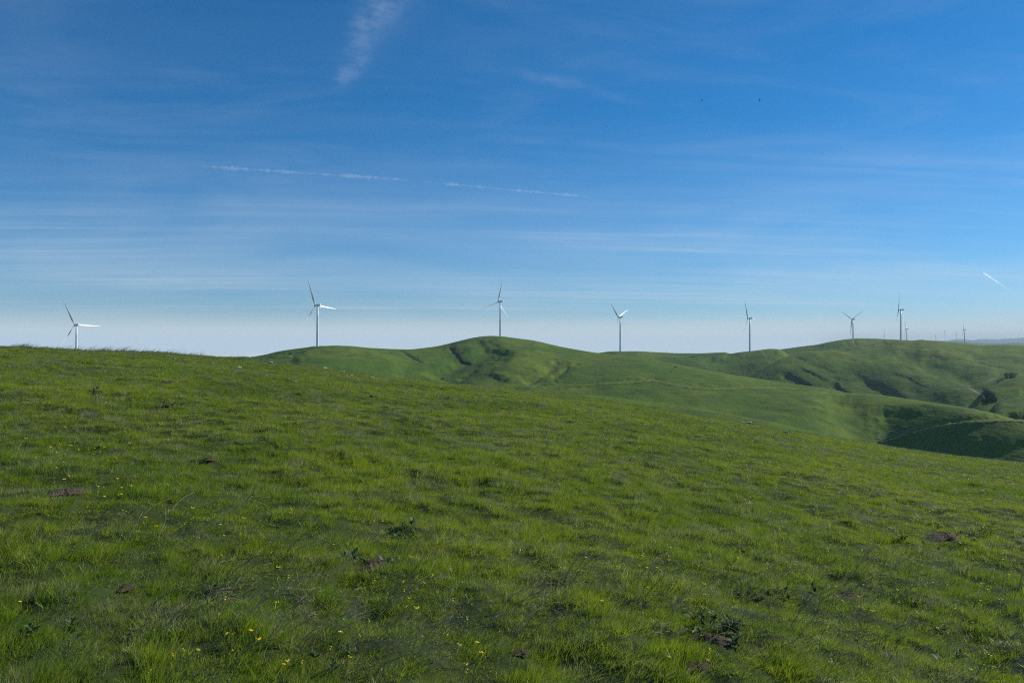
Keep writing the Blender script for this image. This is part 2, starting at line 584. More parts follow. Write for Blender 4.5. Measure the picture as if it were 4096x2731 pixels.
# ------------------------------------------------------------------ the hills behind
def seg_dist(PX, PY, pts, ky):
    """distance (px, rows stretched by ky), signed side and position along a polyline"""
    best = np.full(PX.shape, 1e9)
    side = np.zeros(PX.shape)
    along = np.zeros(PX.shape)
    pts = np.array(pts, float)
    ln = np.hypot(np.diff(pts[:, 0]), np.diff(pts[:, 1]) * ky)
    tot = ln.sum()
    acc = 0.0
    for i in range(len(pts) - 1):
        a, b = pts[i], pts[i + 1]
        dx, dy = b[0] - a[0], (b[1] - a[1]) * ky
        rx, ry = PX - a[0], (PY - a[1]) * ky
        t = np.clip((rx * dx + ry * dy) / (dx * dx + dy * dy), 0, 1)
        d = np.hypot(rx - t * dx, ry - t * dy)
        s = np.sign(dx * ry - dy * rx)            # + = below/left of a line drawn left to right
        m = d < best
        best = np.where(m, d, best)
        side = np.where(m, s, side)
        along = np.where(m, (acc + t * ln[i]) / tot, along)
        acc += ln[i]
    return best, side, along


def sstep(x):
    x = np.clip(x, 0, 1)
    return x * x * (3 - 2 * x)


def feat_z(PX, PY, f):
    kind, pts, A, w = f[0], f[1], f[2], f[3]
    ky = f[4] if len(f) > 4 else 2.0
    d, s, al = seg_dist(PX + 0.28 * w * fbm(PX / (1.1 * w + 8), PY * ky / (1.1 * w + 8), 3, 77), PY + 0.28 * w / ky * fbm(PX / (1.1 * w + 8) + 50, PY * ky / (1.1 * w + 8), 3, 78), pts, ky)
    fade = sstep(np.minimum(al, 1 - al) / 0.18 + 0.12)
    if kind == 'hollow':
        return -A * fade * np.exp(-(d / w) ** 2)
    if kind == 'spur':
        return A * fade * np.exp(-(d / w) ** 2)
    if kind == 'scarp':                                   # steep face on the + side, easing out again
        sd = d * s
        fd = sstep(np.minimum(al, 1 - al) / 0.2)
        return -A * fd * sstep(sd / w) * np.exp(-np.maximum(sd - w, 0) / (3.5 * w))
    if kind == 'bench':                                   # a track cut into the slope
        sd = -d * s
        fd = sstep(np.minimum(al, 1 - al) / 0.06)
        return A * fd * (np.exp(-((sd + 1.0) / w) ** 2) - 1.1 * np.exp(-((sd - 1.6 * w) / w) ** 2))
    return 0.0


class Layer:
    def __init__(self, name, px0, px1, step, crest, foot, nt=160, p=2.0, feats=(), scrub=(), amp=4.0, scale=180.0,
                 sig=25.0, back=300.0, bdrop=70.0, seed=1, fine=0.35):
        px = np.arange(px0, px1 + 1, step, dtype=float)
        self.px = px
        cy = curve([(a, b) for a, b, c in crest], px, sig)
        cd = curve([(a, c) for a, b, c in crest], px, 60)
        fy = curve([(a, b) for a, b, c in foot], px, 60)
        fd = curve([(a, c) for a, b, c in foot], px, 60)
        u, Tc = slope(px, cy)
        _, T0 = slope(px, fy)
        rows = []
        for k in (1.0, 0.6, 0.3, 0.12):
            rows.append((fd - 0.22 * fd * k, T0 - 0.05 * k, np.zeros_like(px)))
        for t in np.linspace(0, 1, nt):
            rows.append((fd + (cd - fd) * t, T0 + (Tc - T0) * (1 - (1 - t) ** p), np.full_like(px, t)))
        for t in np.linspace(0, 1, 26)[1:]:
            rows.append((cd + back * t, Tc - bdrop / cd * t * t, np.full_like(px, 1.0)))
        Y = np.array([a for a, b, c in rows])
        T = np.array([b for a, b, c in rows])
        t = np.array([c for a, b, c in rows])
        PX = np.broadcast_to(px, Y.shape)
        PY = row_of(T)
        X = u[None, :] * Y
        Z = T * Y
        env = 0.06 + 0.94 * sstep((1 - t) * 3.0)
        Z = Z + env * amp * fbm(X / scale, Y / scale, 3, seed) + env * 0.9 * fbm(X / 55.0, Y / 55.0, 2, seed + 30) + (0.3 + 0.7 * env) * fine * fbm(X / 22.0, Y / 22.0, 3, seed + 20)
        for f in feats:
            Z = Z + feat_z(PX, PY, f)
        scrub_shade = np.zeros(Y.shape)
        for pts, w, st in scrub:  # scrub strokes, some of them shade painted onto steep faces
            d, s, al = seg_dist(PX, PY, pts, 2.2)
            scrub_shade = np.maximum(scrub_shade, st * np.exp(-(d / w) ** 2))
        self.u, self.X, self.Y, self.Z = u, X, Y, Z
        self.n0, self.nt = 4, nt
        self.ob = link(name, grid_mesh(name, np.stack([X, Y, Z], -1), [M_HILL], {'scrub': scrub_shade}), kind='structure')

    def at(self, px, py):
        """the surface point seen at a pixel"""
        j = float(np.clip((px - self.px[0]) / (self.px[1] - self.px[0]), 0, len(self.px) - 1.001))
        i0 = int(j)
        f = j - i0
        sl = slice(self.n0, self.n0 + self.nt)
        Y = self.Y[sl, i0] * (1 - f) + self.Y[sl, i0 + 1] * f
        Z = self.Z[sl, i0] * (1 - f) + self.Z[sl, i0 + 1] * f
        U = self.u[i0] * (1 - f) + self.u[i0 + 1] * f
        rows = np.maximum.accumulate(-row_of(Z / Y))
        k = float(np.interp(-py, rows, np.arange(len(rows))))
        k0 = int(min(k, len(rows) - 2))
        g = k - k0
        y = Y[k0] * (1 - g) + Y[k0 + 1] * g
        z = Z[k0] * (1 - g) + Z[k0 + 1] * g
        return Vector((U * y, y, z))

    def drop(self, x, y):
        """the surface under a plan position"""
        j = float(np.clip(np.interp(x / y, self.u, np.arange(len(self.u))), 0, len(self.u) - 1.001))
        i0 = int(j)
        f = j - i0
        z = (1 - f) * np.interp(y, self.Y[:, i0], self.Z[:, i0]) + f * np.interp(y, self.Y[:, i0 + 1], self.Z[:, i0 + 1])
        return Vector((x, y, float(z)))

    def ground(self, px, depth):
        """height of the surface at a column and depth"""
        j = float(np.clip((px - self.px[0]) / (self.px[1] - self.px[0]), 0, len(self.px) - 1.001))
        i0 = int(j)
        z = float(np.interp(depth, self.Y[:, i0], self.Z[:, i0]))
        u, _ = slope(px, 1390)
        return Vector((float(u) * depth, depth, z))


hillside = build_hillside()


# the big middle hill with its long spur running down to the right
mid_hill = Layer(
    'hill', 300, 4700, 4,
    [(300, 1470, 1300), (900, 1436, 1330), (960, 1431, 1340), (1030, 1421, 1350), (1090, 1409, 1360), (1150, 1399, 1370), (1210, 1392, 1375), (1270, 1388, 1380),
     (1350, 1385, 1390), (1430, 1389, 1430), (1550, 1398, 1490), (1640, 1398, 1540), (1750, 1385, 1600), (1830, 1365, 1640),
     (1890, 1349, 1660), (1950, 1342, 1665), (2010, 1344, 1660), (2070, 1353, 1640), (2140, 1362, 1610), (2250, 1388, 1560),
     (2370, 1409, 1500), (2560, 1429, 1410), (2700, 1455, 1350), (2850, 1484, 1290), (3000, 1509, 1230), (3250, 1545, 1120),
     (3500, 1576, 1010), (3700, 1604, 930), (3900, 1635, 860), (4096, 1672, 800), (4700, 1790, 690)],
    [(300, 1560, 900), (1000, 1560, 950), (1500, 1590, 980), (1900, 1600, 980), (2200, 1610, 930), (2600, 1680, 830), (3000, 1740, 775),
     (3300, 1800, 740), (3420, 1815, 795), (3520, 1830, 815), (3650, 1845, 786), (3800, 1860, 740), (4096, 1885, 660), (4700, 1960, 540)],
    nt=250, p=2.1, sig=18, amp=2.4, scale=160, seed=2,
    feats=[('hollow', [(2000, 1375), (1935, 1415), (1880, 1448), (1800, 1490), (1740, 1530)], 9, 75, 2.0),
           ('scarp', [(1800, 1378), (1828, 1400), (1850, 1424), (1895, 1437)], 3, 14, 2.0),
           ('hollow', [(2245, 1436), (2222, 1465), (2180, 1498), (2100, 1532)], 6, 46, 2.0),
           ('scarp', [(2170, 1500), (2235, 1470), (2240, 1440)], 3.5, 30, 2.0),
           ('hollow', [(1595, 1400), (1640, 1425), (1690, 1452)], 2.2, 9, 2.0),
           ('spur', [(1180, 1450), (1400, 1455), (1620, 1480)], 5, 120, 2.0),
           ('spur', [(2080, 1390), (2060, 1450), (2000, 1520)], 5, 70, 2.0),
           ('hollow', [(3300, 1560), (3390, 1640), (3420, 1720), (3440, 1800)], 6, 80, 2.0),
           ('scarp', [(3440, 1830), (3460, 1720), (3470, 1610)], 5, 90, 2.0),
           ('bench', [(2100, 1550), (2300, 1541), (2450, 1533), (2560, 1527), (2610, 1521), (2680, 1536), (2760, 1551), (2850, 1556), (3000, 1552), (3130, 1549)], 1.7, 13, 2.0),
           ('bench', [(3500, 1752), (3640, 1725), (3750, 1700), (3870, 1686), (4000, 1680), (4150, 1685)], 2.0, 18, 2.0),
           ('scarp', [(3600, 1800), (3760, 1760), (3920, 1722), (4120, 1712), (4400, 1740)], 4.0, 130, 2.0),
           ('bench', [(990, 1440), (1080, 1424), (1170, 1420)], 1.8, 10, 2.0)],
    scrub=[([(1595, 1400), (1640, 1425), (1690, 1452)], 6, 0.9), ([(1812, 1378), (1832, 1402), (1850, 1426), (1890, 1436)], 12, 1.0),  # gully scrub, with painted shade in the left-facing hollows
           ([(1890, 1440), (1840, 1466), (1780, 1492)], 26, 0.55), ([(1930, 1366), (1985, 1362)], 12, 0.8), ([(2235, 1446), (2215, 1470)], 18, 0.6),
           ([(2170, 1498), (2120, 1522)], 6, 0.9), ([(2420, 1530), (2480, 1531)], 5, 0.5), ([(1900, 1438), (1950, 1420)], 10, 0.6)])

# the shoulder just beyond the brow of the near hillside
shoulder = Layer(
    'grass_shoulder', 1700, 4900, 6,
    [(1700, 1600, 330), (2050, 1580, 330), (2200, 1574, 325), (2350, 1578, 320), (2500, 1592, 310), (2700, 1618, 295), (2900, 1652, 275), (3100, 1695, 255),
     (3300, 1736, 235), (3450, 1772, 220), (3600, 1798, 205), (3700, 1812, 195), (3850, 1846, 185), (4096, 1900, 170), (4900, 2060, 140)],
    [(1700, 1760, 210), (2500, 1760, 200), (3300, 1900, 160), (4096, 2040, 115), (4900, 2200, 90)],
    nt=70, p=2.0, amp=0.8, scale=60, seed=4, sig=30, back=120, bdrop=40, fine=0.25)

# ridge with the two turbines right of the middle
ridge = Layer(
    'ridge', 2150, 3700, 4,
    [(2150, 1450, 2230), (2300, 1422, 2240), (2390, 1412, 2250), (2430, 1406, 2250), (2460, 1404, 2250), (2480, 1405, 2250), (2550, 1404, 2250), (2620, 1408, 2260), (2700, 1412, 2270),
     (2800, 1412, 2270), (2900, 1408, 2260), (3000, 1403, 2250), (3050, 1398, 2245), (3080, 1394, 2240), (3115, 1396, 2245), (3130, 1400, 2250), (3180, 1440, 2270), (3260, 1520, 2300), (3700, 1600, 2350)],
    [(2150, 1560, 1900), (2600, 1560, 1900), (3000, 1580, 1870), (3700, 1600, 1850)],
    nt=110, p=1.8, amp=5, scale=220, seed=6, sig=12,
    feats=[('scarp', [(3040, 1401), (3080, 1396), (3112, 1397)], 3, 10, 2.0), ('scarp', [(2425, 1412), (2470, 1416)], 3, 12, 2.0),
           ('hollow', [(2860, 1420), (2930, 1470), (2900, 1520)], 8, 90, 2.0), ('scarp', [(3020, 1508), (3042, 1486), (3066, 1480)], 6, 14, 2.0)],
    scrub=[([(2430, 1410), (2460, 1418)], 9, 0.6), ([(3015, 1500), (3050, 1484), (3070, 1480)], 14, 0.9)])

# the round topped ridge behind it
back_ridge = Layer(
    'ridge', 2950, 3950, 4,
    [(2950, 1425, 2600), (3060, 1405, 2600), (3130, 1396, 2600), (3200, 1386, 2600), (3265, 1379, 2600), (3310, 1369, 2600), (3345, 1362, 2600), (3390, 1356, 2600), (3420, 1353, 2600),
     (3480, 1353, 2600), (3560, 1357, 2600), (3640, 1361, 2600), (3800, 1372, 2600), (3950, 1385, 2600)],
    [(2950, 1500, 2250), (3400, 1470, 2250), (3950, 1450, 2250)],
    nt=90, p=1.7, amp=3, scale=220, seed=8, sig=12,
    feats=[('scarp', [(3370, 1366), (3400, 1360), (3422, 1357)], 4, 10, 2.0), ('scarp', [(3455, 1388), (3490, 1376), (3530, 1364), (3555, 1362)], 5, 9, 2.0),
           ('scarp', [(3490, 1386), (3540, 1378), (3578, 1364)], 4, 9, 2.0), ('bench', [(3180, 1398), (3260, 1391), (3300, 1389)], 1.5, 6, 2.0)],
    scrub=[([(3458, 1386), (3500, 1374), (3540, 1362)], 5, 0.8)])

# the large right-hand hill with the slumped, gullied foot
right_hill = Layer(
    'hill', 2860, 4800, 3,
    [(2860, 1590, 1830), (2960, 1530, 1840), (3020, 1494, 1860), (3080, 1458, 1890), (3130, 1432, 1920), (3190, 1414, 1950), (3250, 1404, 1980), (3330, 1398, 2010), (3400, 1394, 2040),
     (3480, 1389, 2070), (3540, 1379, 2100), (3575, 1367, 2110), (3610, 1362, 2115), (3660, 1361, 2115), (3682, 1357, 2110), (3705, 1360, 2110), (3780, 1366, 2110), (3860, 1376, 2110), (3920, 1381, 2110),
     (3960, 1380, 2110), (4020, 1379, 2110), (4096, 1383, 2110), (4800, 1410, 2110)],
    [(2860, 1620, 1700), (3100, 1620, 1690), (3400, 1640, 1590), (3700, 1665, 1440), (3850, 1672, 1320), (3930, 1668, 1260), (4000, 1640, 1260), (4096, 1600, 1300), (4800, 1560, 1400)],
    nt=230, p=1.6, amp=4.5, scale=190, seed=10, sig=10,
    feats=[('scarp', [(3120, 1478), (3155, 1482), (3200, 1505), (3262, 1545)], 6.0, 29, 2.0),
           ('scarp', [(3198, 1462), (3240, 1478), (3290, 1505), (3330, 1530)], 3.2, 23, 2.0),
           ('scarp', [(3330, 1520), (3352, 1530), (3390, 1558), (3430, 1585)], 5.6, 27, 2.0),
           ('scarp', [(3415, 1485), (3450, 1500), (3540, 1540), (3660, 1590)], 3.2, 27, 2.0),
           ('scarp', [(3440, 1510), (3500, 1535), (3580, 1570), (3650, 1600)], 2.4, 23, 2.0),
           ('scarp', [(3240, 1445), (3300, 1462), (3360, 1495)], 1.6, 18, 2.0),
           ('scarp', [(3175, 1424), (3195, 1426), (3235, 1438)], 2.0, 13, 2.0),
           ('scarp', [(3705, 1418), (3730, 1424), (3800, 1440)], 2.4, 16, 2.0),
           ('hollow', [(3560, 1400), (3700, 1445), (3800, 1500), (3870, 1546)], 5.5, 69, 2.0),
           ('hollow', [(3880, 1410), (3960, 1440), (4040, 1462), (4200, 1470)], 4.5, 69, 2.0),
           ('spur', [(3640, 1400), (3760, 1440), (3900, 1490), (4000, 1505)], 4.5, 80, 2.0),
           ('spur', [(3430, 1440), (3600, 1500), (3780, 1560), (3880, 1620)], 7.0, 92, 2.0),
           ('scarp', [(3560, 1495), (3640, 1520), (3720, 1560)], 1.2, 11, 2.0),
           ('scarp', [(3760, 1392), (3850, 1400), (3950, 1425)], 2.8, 34, 2.0),
           ('scarp', [(3900, 1440), (3960, 1452), (4050, 1462)], 1.6, 18, 2.0)],
    scrub=[([(3150, 1496), (3190, 1512), (3240, 1540)], 20, 0.75), ([(3210, 1470), (3280, 1508)], 14, 0.5), ([(3338, 1545), (3355, 1520), (3350, 1508)], 8, 0.7),  # mostly shade painted on the steep scarp faces, scrub in the road gully
           ([(3345, 1545), (3400, 1572)], 20, 0.6), ([(3560, 1495), (3640, 1520), (3720, 1560)], 3, 0.8), ([(3725, 1424), (3790, 1437)], 8, 0.8),
           ([(3440, 1508), (3560, 1556), (3650, 1590)], 20, 0.4), ([(3930, 1560), (3970, 1590), (3985, 1612)], 30, 0.5), ([(3196, 1428), (3222, 1436)], 8, 0.6)])

right_knoll = Layer(
    'hill', 3820, 4900, 3,
    [(3820, 1680, 1150), (3880, 1620, 1160), (3925, 1572, 1180), (3945, 1553, 1190), (3990, 1534, 1200), (4063, 1509, 1220), (4096, 1501, 1230), (4300, 1465, 1260), (4900, 1420, 1300)],
    [(3820, 1720, 1000), (3980, 1680, 1020), (4096, 1650, 1040), (4900, 1600, 1040)],
    nt=80, p=1.6, amp=2, scale=90, seed=12, sig=10,
    feats=[('scarp', [(3925, 1562), (3950, 1560), (3980, 1580), (3996, 1606)], 9, 24, 1.6), ('scarp', [(4060, 1558), (4096, 1546), (4200, 1530)], 8, 24, 1.6)],
    scrub=[([(3935, 1565), (3965, 1585), (3985, 1605)], 24, 0.9)])
right_spur = Layer(
    'grass_spur', 3900, 4900, 3,
    [(3900, 1720, 1000), (3950, 1650, 1010), (3977, 1621, 1020), (4000, 1603, 1030), (4063, 1586, 1040), (4096, 1581, 1050), (4300, 1550, 1060), (4900, 1500, 1060)],
    [(3900, 1750, 880), (4096, 1700, 890), (4900, 1640, 900)],
    nt=70, p=1.6, amp=1.5, scale=80, seed=14, sig=10,
    feats=[('scarp', [(4010, 1650), (4060, 1645), (4140, 1635)], 7, 24, 1.6)])

left_ridge = Layer(
    'ridge', -200, 1250, 6,
    [(-200, 1440, 2300), (400, 1425, 2250), (700, 1417, 2200), (760, 1418, 2200), (850, 1424, 2200), (960, 1428, 2200), (1100, 1430, 2200), (1250, 1440, 2200)],
    [(-200, 1500, 1900), (1250, 1500, 1900)], nt=40, p=1.8, amp=3, scale=200, seed=16,
    feats=[('bench', [(860, 1430), (930, 1429), (1000, 1428)], 2, 6, 2.0)])
far_rise = Layer(
    'low_far_hills', 3300, 4900, 4,
    [(3300, 1385, 11000), (3700, 1372, 11000), (3786, 1366, 11000), (3815, 1364, 11000), (3860, 1366, 11000), (3900, 1372, 11000), (3970, 1374, 11000), (4040, 1371, 11000), (4075, 1370, 11000), (4110, 1372, 11000), (4500, 1378, 11000), (4900, 1372, 11000)],
    [(3300, 1425, 8200), (4900, 1425, 8200)], nt=50, p=1.8, amp=15, scale=800, seed=18, sig=8, back=900, bdrop=90)
far_hills = Layer(
    'distant_hills', 3300, 4900, 4,
    [(3300, 1380, 26000), (3700, 1368, 26000), (3790, 1362, 26000), (3820, 1357, 26000), (3850, 1356, 26000), (3895, 1361, 26000), (3912, 1357, 26000), (3935, 1355, 26000), (3960, 1356, 26000), (4000, 1357, 26000),
     (4015, 1354, 26000), (4060, 1353, 26000), (4096, 1350, 26000), (4300, 1356, 26000), (4900, 1350, 26000)],
    [(3300, 1420, 20000), (4900, 1420, 20000)], nt=50, p=1.7, amp=70, scale=2000, seed=19, sig=6, back=1500, bdrop=120)


def build_plain():
    rs = np.geomspace(150, 8000, 40)
    A, Rr = np.meshgrid(np.linspace(0, 2 * math.pi, 97)[:-1], rs)
    X, Y = Rr * np.sin(A), Rr * np.cos(A)
    Z = -150.0 + 8 * fbm(X / 900, Y / 900, 3, 30)
    link('valley_floor', grid_mesh('valley_floor', np.stack([X, Y, Z], -1), [M_HILL], {'scrub': np.zeros(X.shape)}, True), kind='structure')


build_plain()


def ribbon(name, layer, run, w, mat, lift=0.25, n=60):
    t = np.linspace(0, len(run) - 1, n)
    xs = np.interp(t, range(len(run)), [a for a, b in run])
    ys = np.interp(t, range(len(run)), [b for a, b in run])
    k = np.ones(7) / 7
    xs[3:-3] = np.convolve(xs, k, 'valid')
    ys[3:-3] = np.convolve(ys, k, 'valid')
    C3 = [layer.at(a, b) for a, b in zip(xs, ys)]
    v = []
    for i, p in enumerate(C3):
        d = C3[min(i + 1, n - 1)] - C3[max(i - 1, 0)]
        d.z = 0
        q = Vector((d.y, -d.x, 0)).normalized() * w * min(1.0, 0.15 + min(i, n - 1 - i) / 8.0)
        for e in (p - q, p, p + q):
            g = layer.drop(e.x, e.y)
            v.append(g + Vector((0, 0, lift)))
    f = []
    for i in range(n - 1):
        a = 3 * i
        f += [(a, a + 1, a + 4, a + 3), (a + 1, a + 2, a + 5, a + 4)]
    link(name, mesh(name, v, f, mat, True), kind='structure')


ribbon('dirt_road', right_hill, [(3896, 1641), (3899, 1637), (3914, 1624), (3926, 1615), (3933, 1608), (3937, 1597), (3930, 1586), (3912, 1574), (3897, 1564), (3882, 1556), (3866, 1549.5)], 2.6, M_ROAD)
ribbon('dirt_road', right_hill, [(3858, 1550), (3891, 1541), (3920, 1534), (3949, 1527), (3968, 1517), (3985, 1511)], 1.9, M_ROAD)
ribbon('grass_track', mid_hill, [(2100, 1550), (2300, 1541), (2450, 1533), (2560, 1527), (2610, 1521), (2680, 1536), (2760, 1551), (2850, 1556), (3000, 1552), (3130, 1549)], 3.6, M_TRACK, 0.25, 160)
ribbon('grass_track', mid_hill, [(3500, 1752), (3640, 1725), (3750, 1700), (3870, 1686), (4000, 1680), (4150, 1685)], 3.6, M_TRACK, 0.25, 160)

ribbon('gravel_path', mid_hill, [(1915, 1359), (1920, 1355.5), (1926, 1352), (1933, 1347)], 1.0, M_GRAVEL, 0.3, 24)

# ------------------------------------------------------------------ haze
def build_haze():
    m, nt, out = new_mat('haze_air')
    v = N(nt, 'ShaderNodeVolumePrincipled')
    v.inputs['Color'].default_value = (0.68, 0.86, 1.0, 1)
    v.inputs['Density'].default_value = 4.0e-5
    nt.links.new(v.outputs[0], out.inputs['Volume'])
    h, z0, z1 = 34000.0, -190.0, 430.0
    V = [(x, y, z) for z in (z0, z1) for x, y in ((-h, -h), (h, -h), (h, h), (-h, h))]
    Fc = [(3, 2, 1, 0), (4, 5, 6, 7), (0, 1, 5, 4), (1, 2, 6, 5), (2, 3, 7, 6), (3, 0, 4, 7)]
    link('haze', mesh('haze', V, Fc, m), kind='stuff')


build_haze()

# ------------------------------------------------------------------ wind turbines
def blade_mesh():
    L = 49.0
    st = [(0.0, 2.0, 2.0, 0), (0.03, 2.0, 1.9, 4), (0.09, 2.5, 1.5, 13), (0.17, 3.5, 0.95, 13), (0.24, 3.6, 0.75, 11), (0.40, 2.8, 0.5, 7),
          (0.60, 2.0, 0.33, 3.5), (0.80, 1.35, 0.2, 1.2), (0.95, 0.75, 0.11, 0), (0.99, 0.4, 0.07, 0), (1.0, 0.1, 0.03, 0)]
    n = 12
    v, f = [], []
    for s, ch, th, tw in st:
        a = -R(tw + 20)
        for k in range(n):
            t = 2 * math.pi * k / n
            x = ch * (0.5 * math.cos(t)) + (0.12 * ch if s > 0.08 else 0)
            y = th * 0.5 * math.sin(t) * (0.75 + 0.35 * math.cos(t) if s > 0.06 else 1)
            bend = 1.3 * s * s
            v.append((x * math.cos(a) - y * math.sin(a), x * math.sin(a) + y * math.cos(a) - bend, 1.2 + s * L))
    for i in range(len(st) - 1):
        for k in range(n):
            k2 = (k + 1) % n
            f.append((i * n + k, i * n + k2, (i + 1) * n + k2, (i + 1) * n + k))
    f.append(tuple(range(n))[::-1])
    f.append(tuple((len(st) - 1) * n + k for k in range(n)))
    return mesh('blade', v, f, M_WHITE, True)


def tower_mesh():
    v, f = tube([(0, 0, -6), (0, 0, 0), (0, 0, 20), (0, 0, 40), (0, 0, 60), (0, 0, 77.6)], [2.25, 2.15, 2.0, 1.85, 1.65, 1.4], 24)
    b = MB()
    b.add(v, f)
    for z, r in ((20, 2.03), (40, 1.88), (60, 1.68)):           # flange rings
        b.add(*tube([(0, 0, z - 0.12), (0, 0, z + 0.12)], [r, r], 24))
    b.add(*tube([(0, 0, 77.6), (0, 0, 78.2)], [1.7, 1.7], 24))
    return b.mesh('tower', M_WHITE, True)


def nacelle_mesh():
    import bmesh
    bm = bmesh.new()
    bmesh.ops.create_cube(bm, size=1.0)
    for q in bm.verts:
        q.co.x *= 3.3
        q.co.y = q.co.y * 10.0 + 2.2
        q.co.z = q.co.z * 3.6 + 80.0
        if q.co.y < 0:
            q.co.x *= 0.82
            q.co.z = 80 + (q.co.z - 80) * 0.85
    bmesh.ops.bevel(bm, geom=bm.edges[:], offset=0.35, segments=2, affect='EDGES')
    me = bpy.data.meshes.new('nacelle')
    bm.to_mesh(me)
    bm.free()
    me.materials.append(M_WHITE)
    return me


def hub_mesh():
    v, f = tube([(0, 0.9, 0), (0, 0.2, 0), (0, -1.0, 0), (0, -2.0, 0), (0, -2.7, 0), (0, -3.0, 0)], [1.5, 1.75, 1.75, 1.35, 0.75, 0.2], 20)
    return mesh('hub', v, f, M_WHITE, True)


def cooler_mesh():
    b = MB()
    V = [(x, y, z) for z in (81.8, 83.0) for x, y in ((-1.3, 5.6), (1.3, 5.6), (1.3, 6.4), (-1.3, 6.4))]
    b.add([Vector(q) for q in V], [(3, 2, 1, 0), (4, 5, 6, 7), (0, 1, 5, 4), (1, 2, 6, 5), (2, 3, 7, 6), (3, 0, 4, 7)])
    b.add(*tube([(0.5, 5.2, 81.7), (0.5, 5.2, 84.0)], [0.07, 0.05], 6))
    return b.mesh('roof_box', M_WHITE)


ME = dict(blade=blade_mesh(), tower=tower_mesh(), nacelle=nacelle_mesh(), hub=hub_mesh(), roof_box=cooler_mesh())


def turbine(hub_px, hub_py, depth, yaw, theta, label, group, blade=50.0, tower=80.0):
    """yaw: compass bearing the rotor faces, clockwise from the view direction"""
    k = blade / 50.0
    H = point(hub_px, hub_py, depth)
    root = link('wind_turbine', None)
    root.empty_display_size = 5
    root.location = (H.x, H.y, H.z - 80.0 * k)
    root.rotation_euler = (0, 0, R(180 - yaw))          # local -Y is the rotor side
    root.scale = (k, k, k)
    root['label'] = label
    root['category'] = 'wind turbine'
    root['group'] = group
    t = link('tower', ME['tower'], root)
    if abs(tower / 80.0 - k) > 1e-3:
        f = tower / (80.0 * k)
        t.scale = (1, 1, f)
        t.location = (0, 0, 78.0 * (1 - f))
    n = link('nacelle', ME['nacelle'], root)
    link('roof_box', ME['roof_box'], n)
    h = link('hub', ME['hub'], root)
    h.location = (0, -4.2, 80.0)
    h.rotation_euler = (R(-5), 0, 0)
    for q in range(3):
        b = link('blade', ME['blade'], h)
        b.location = (0, -0.6, 0)
        b.rotation_euler = (0, R(-(theta + 120 * q)), 0)
    return root


G_NEAR = 'large wind turbines along the hilltops'
G_FAR = 'small wind turbines far off at the right'
turbine(306, 1299, 1420, -60, -28, 'white wind turbine at the far left, its foot hidden behind the near grassy brow', G_NEAR)
turbine(1270, 1221, 1327, -58, -25, 'white wind turbine on the left rounded hilltop, tallest in the picture', G_NEAR)
turbine(2001, 1206, 1625, -52, 12, 'white wind turbine on the highest middle hill, one blade pointing straight left', G_NEAR)
turbine(2481, 1268, 2235, -54, -52, 'white wind turbine with two raised blades in a V, just right of the middle hill', G_NEAR, 61, 97.6)
turbine(2999, 1273, 2240, -51, -30, 'white wind turbine on the low saddle ridge, one short bright blade pointing right', G_NEAR, 58, 93)
turbine(3412, 1277, 2500, -112, -60, 'wind turbine with arms spread in a wide Y on the round ridge top', G_NEAR)
turbine(3603, 1239, 2080, -60, -16, 'tall dark wind turbine seen edge on, standing on top of the right-hand hill', G_NEAR)
turbine(3627, 1316, 3500, -56, -48, 'small wind turbine directly behind the tall edge-on one', G_FAR)
turbine(3743, 1343.5, 6600, -58, -35, 'leftmost and lowest of the tiny turbines behind the right-hand hill', G_FAR, 28, 60)
turbine(3780, 1325, 5200, -62, -15, 'slim tiny turbine second from the left behind the right-hand hill', G_FAR, 27, 80)
turbine(3825, 1331.5, 5600, -60, -25, 'tiny turbine third from the left, just before the far blue hills', G_FAR, 28, 85)
turbine(3858, 1318.5, 3900, -60, -10, 'larger of the small turbines at the right, standing on the hill line', G_FAR)
turbine(3813, 1358.5, 9000, -60, 20, 'speck of a turbine at the left end of the far blue hills', G_FAR, 22, 45)
turbine(3976, 1356, 9000, -60, 5, 'faint tiny turbine standing before the distant blue hills', G_FAR, 24, 55)
turbine(3129, 1399, 4300, -60, -50, 'turbine of which only white blade tips show above the dip left of the round ridge', G_FAR, 16, 40)


def mast(px, top, base, depth, label, layer=None, wide=0.5):
    P = point(px, base, depth)
    h = (base - top) / F * depth
    b = MB()
    b.tube([(0, 0, -8), (0, 0, h * 0.5), (0, 0, h)], [wide, wide * 0.85, wide * 0.5], 6)
    for k in (0.35, 0.65, 0.95):
        b.tube([(-1.6, 0, h * k), (1.6, 0, h * k)], [wide * 0.2, wide * 0.2], 4)
    o = thing('weather_mast', b.mesh('weather_mast', M_MAST), label, 'mast', 'thin masts on the hills', P)
    return o


mast(3537, 1313, 1360, 2620, 'thin grey mast on the ridge between the Y-shaped turbine and the tall edge-on turbine')
mast(4074, 1326, 1373, 5800, 'thin grey mast at the right edge before the far blue hills')
mast(1508, 1386, 1397, 1490, 'tiny pole on the saddle between the two left hilltops', None, 0.25)
mast(2665, 1403, 1412, 2265, 'tiny pole on the low ridge between two turbines', None, 0.25)

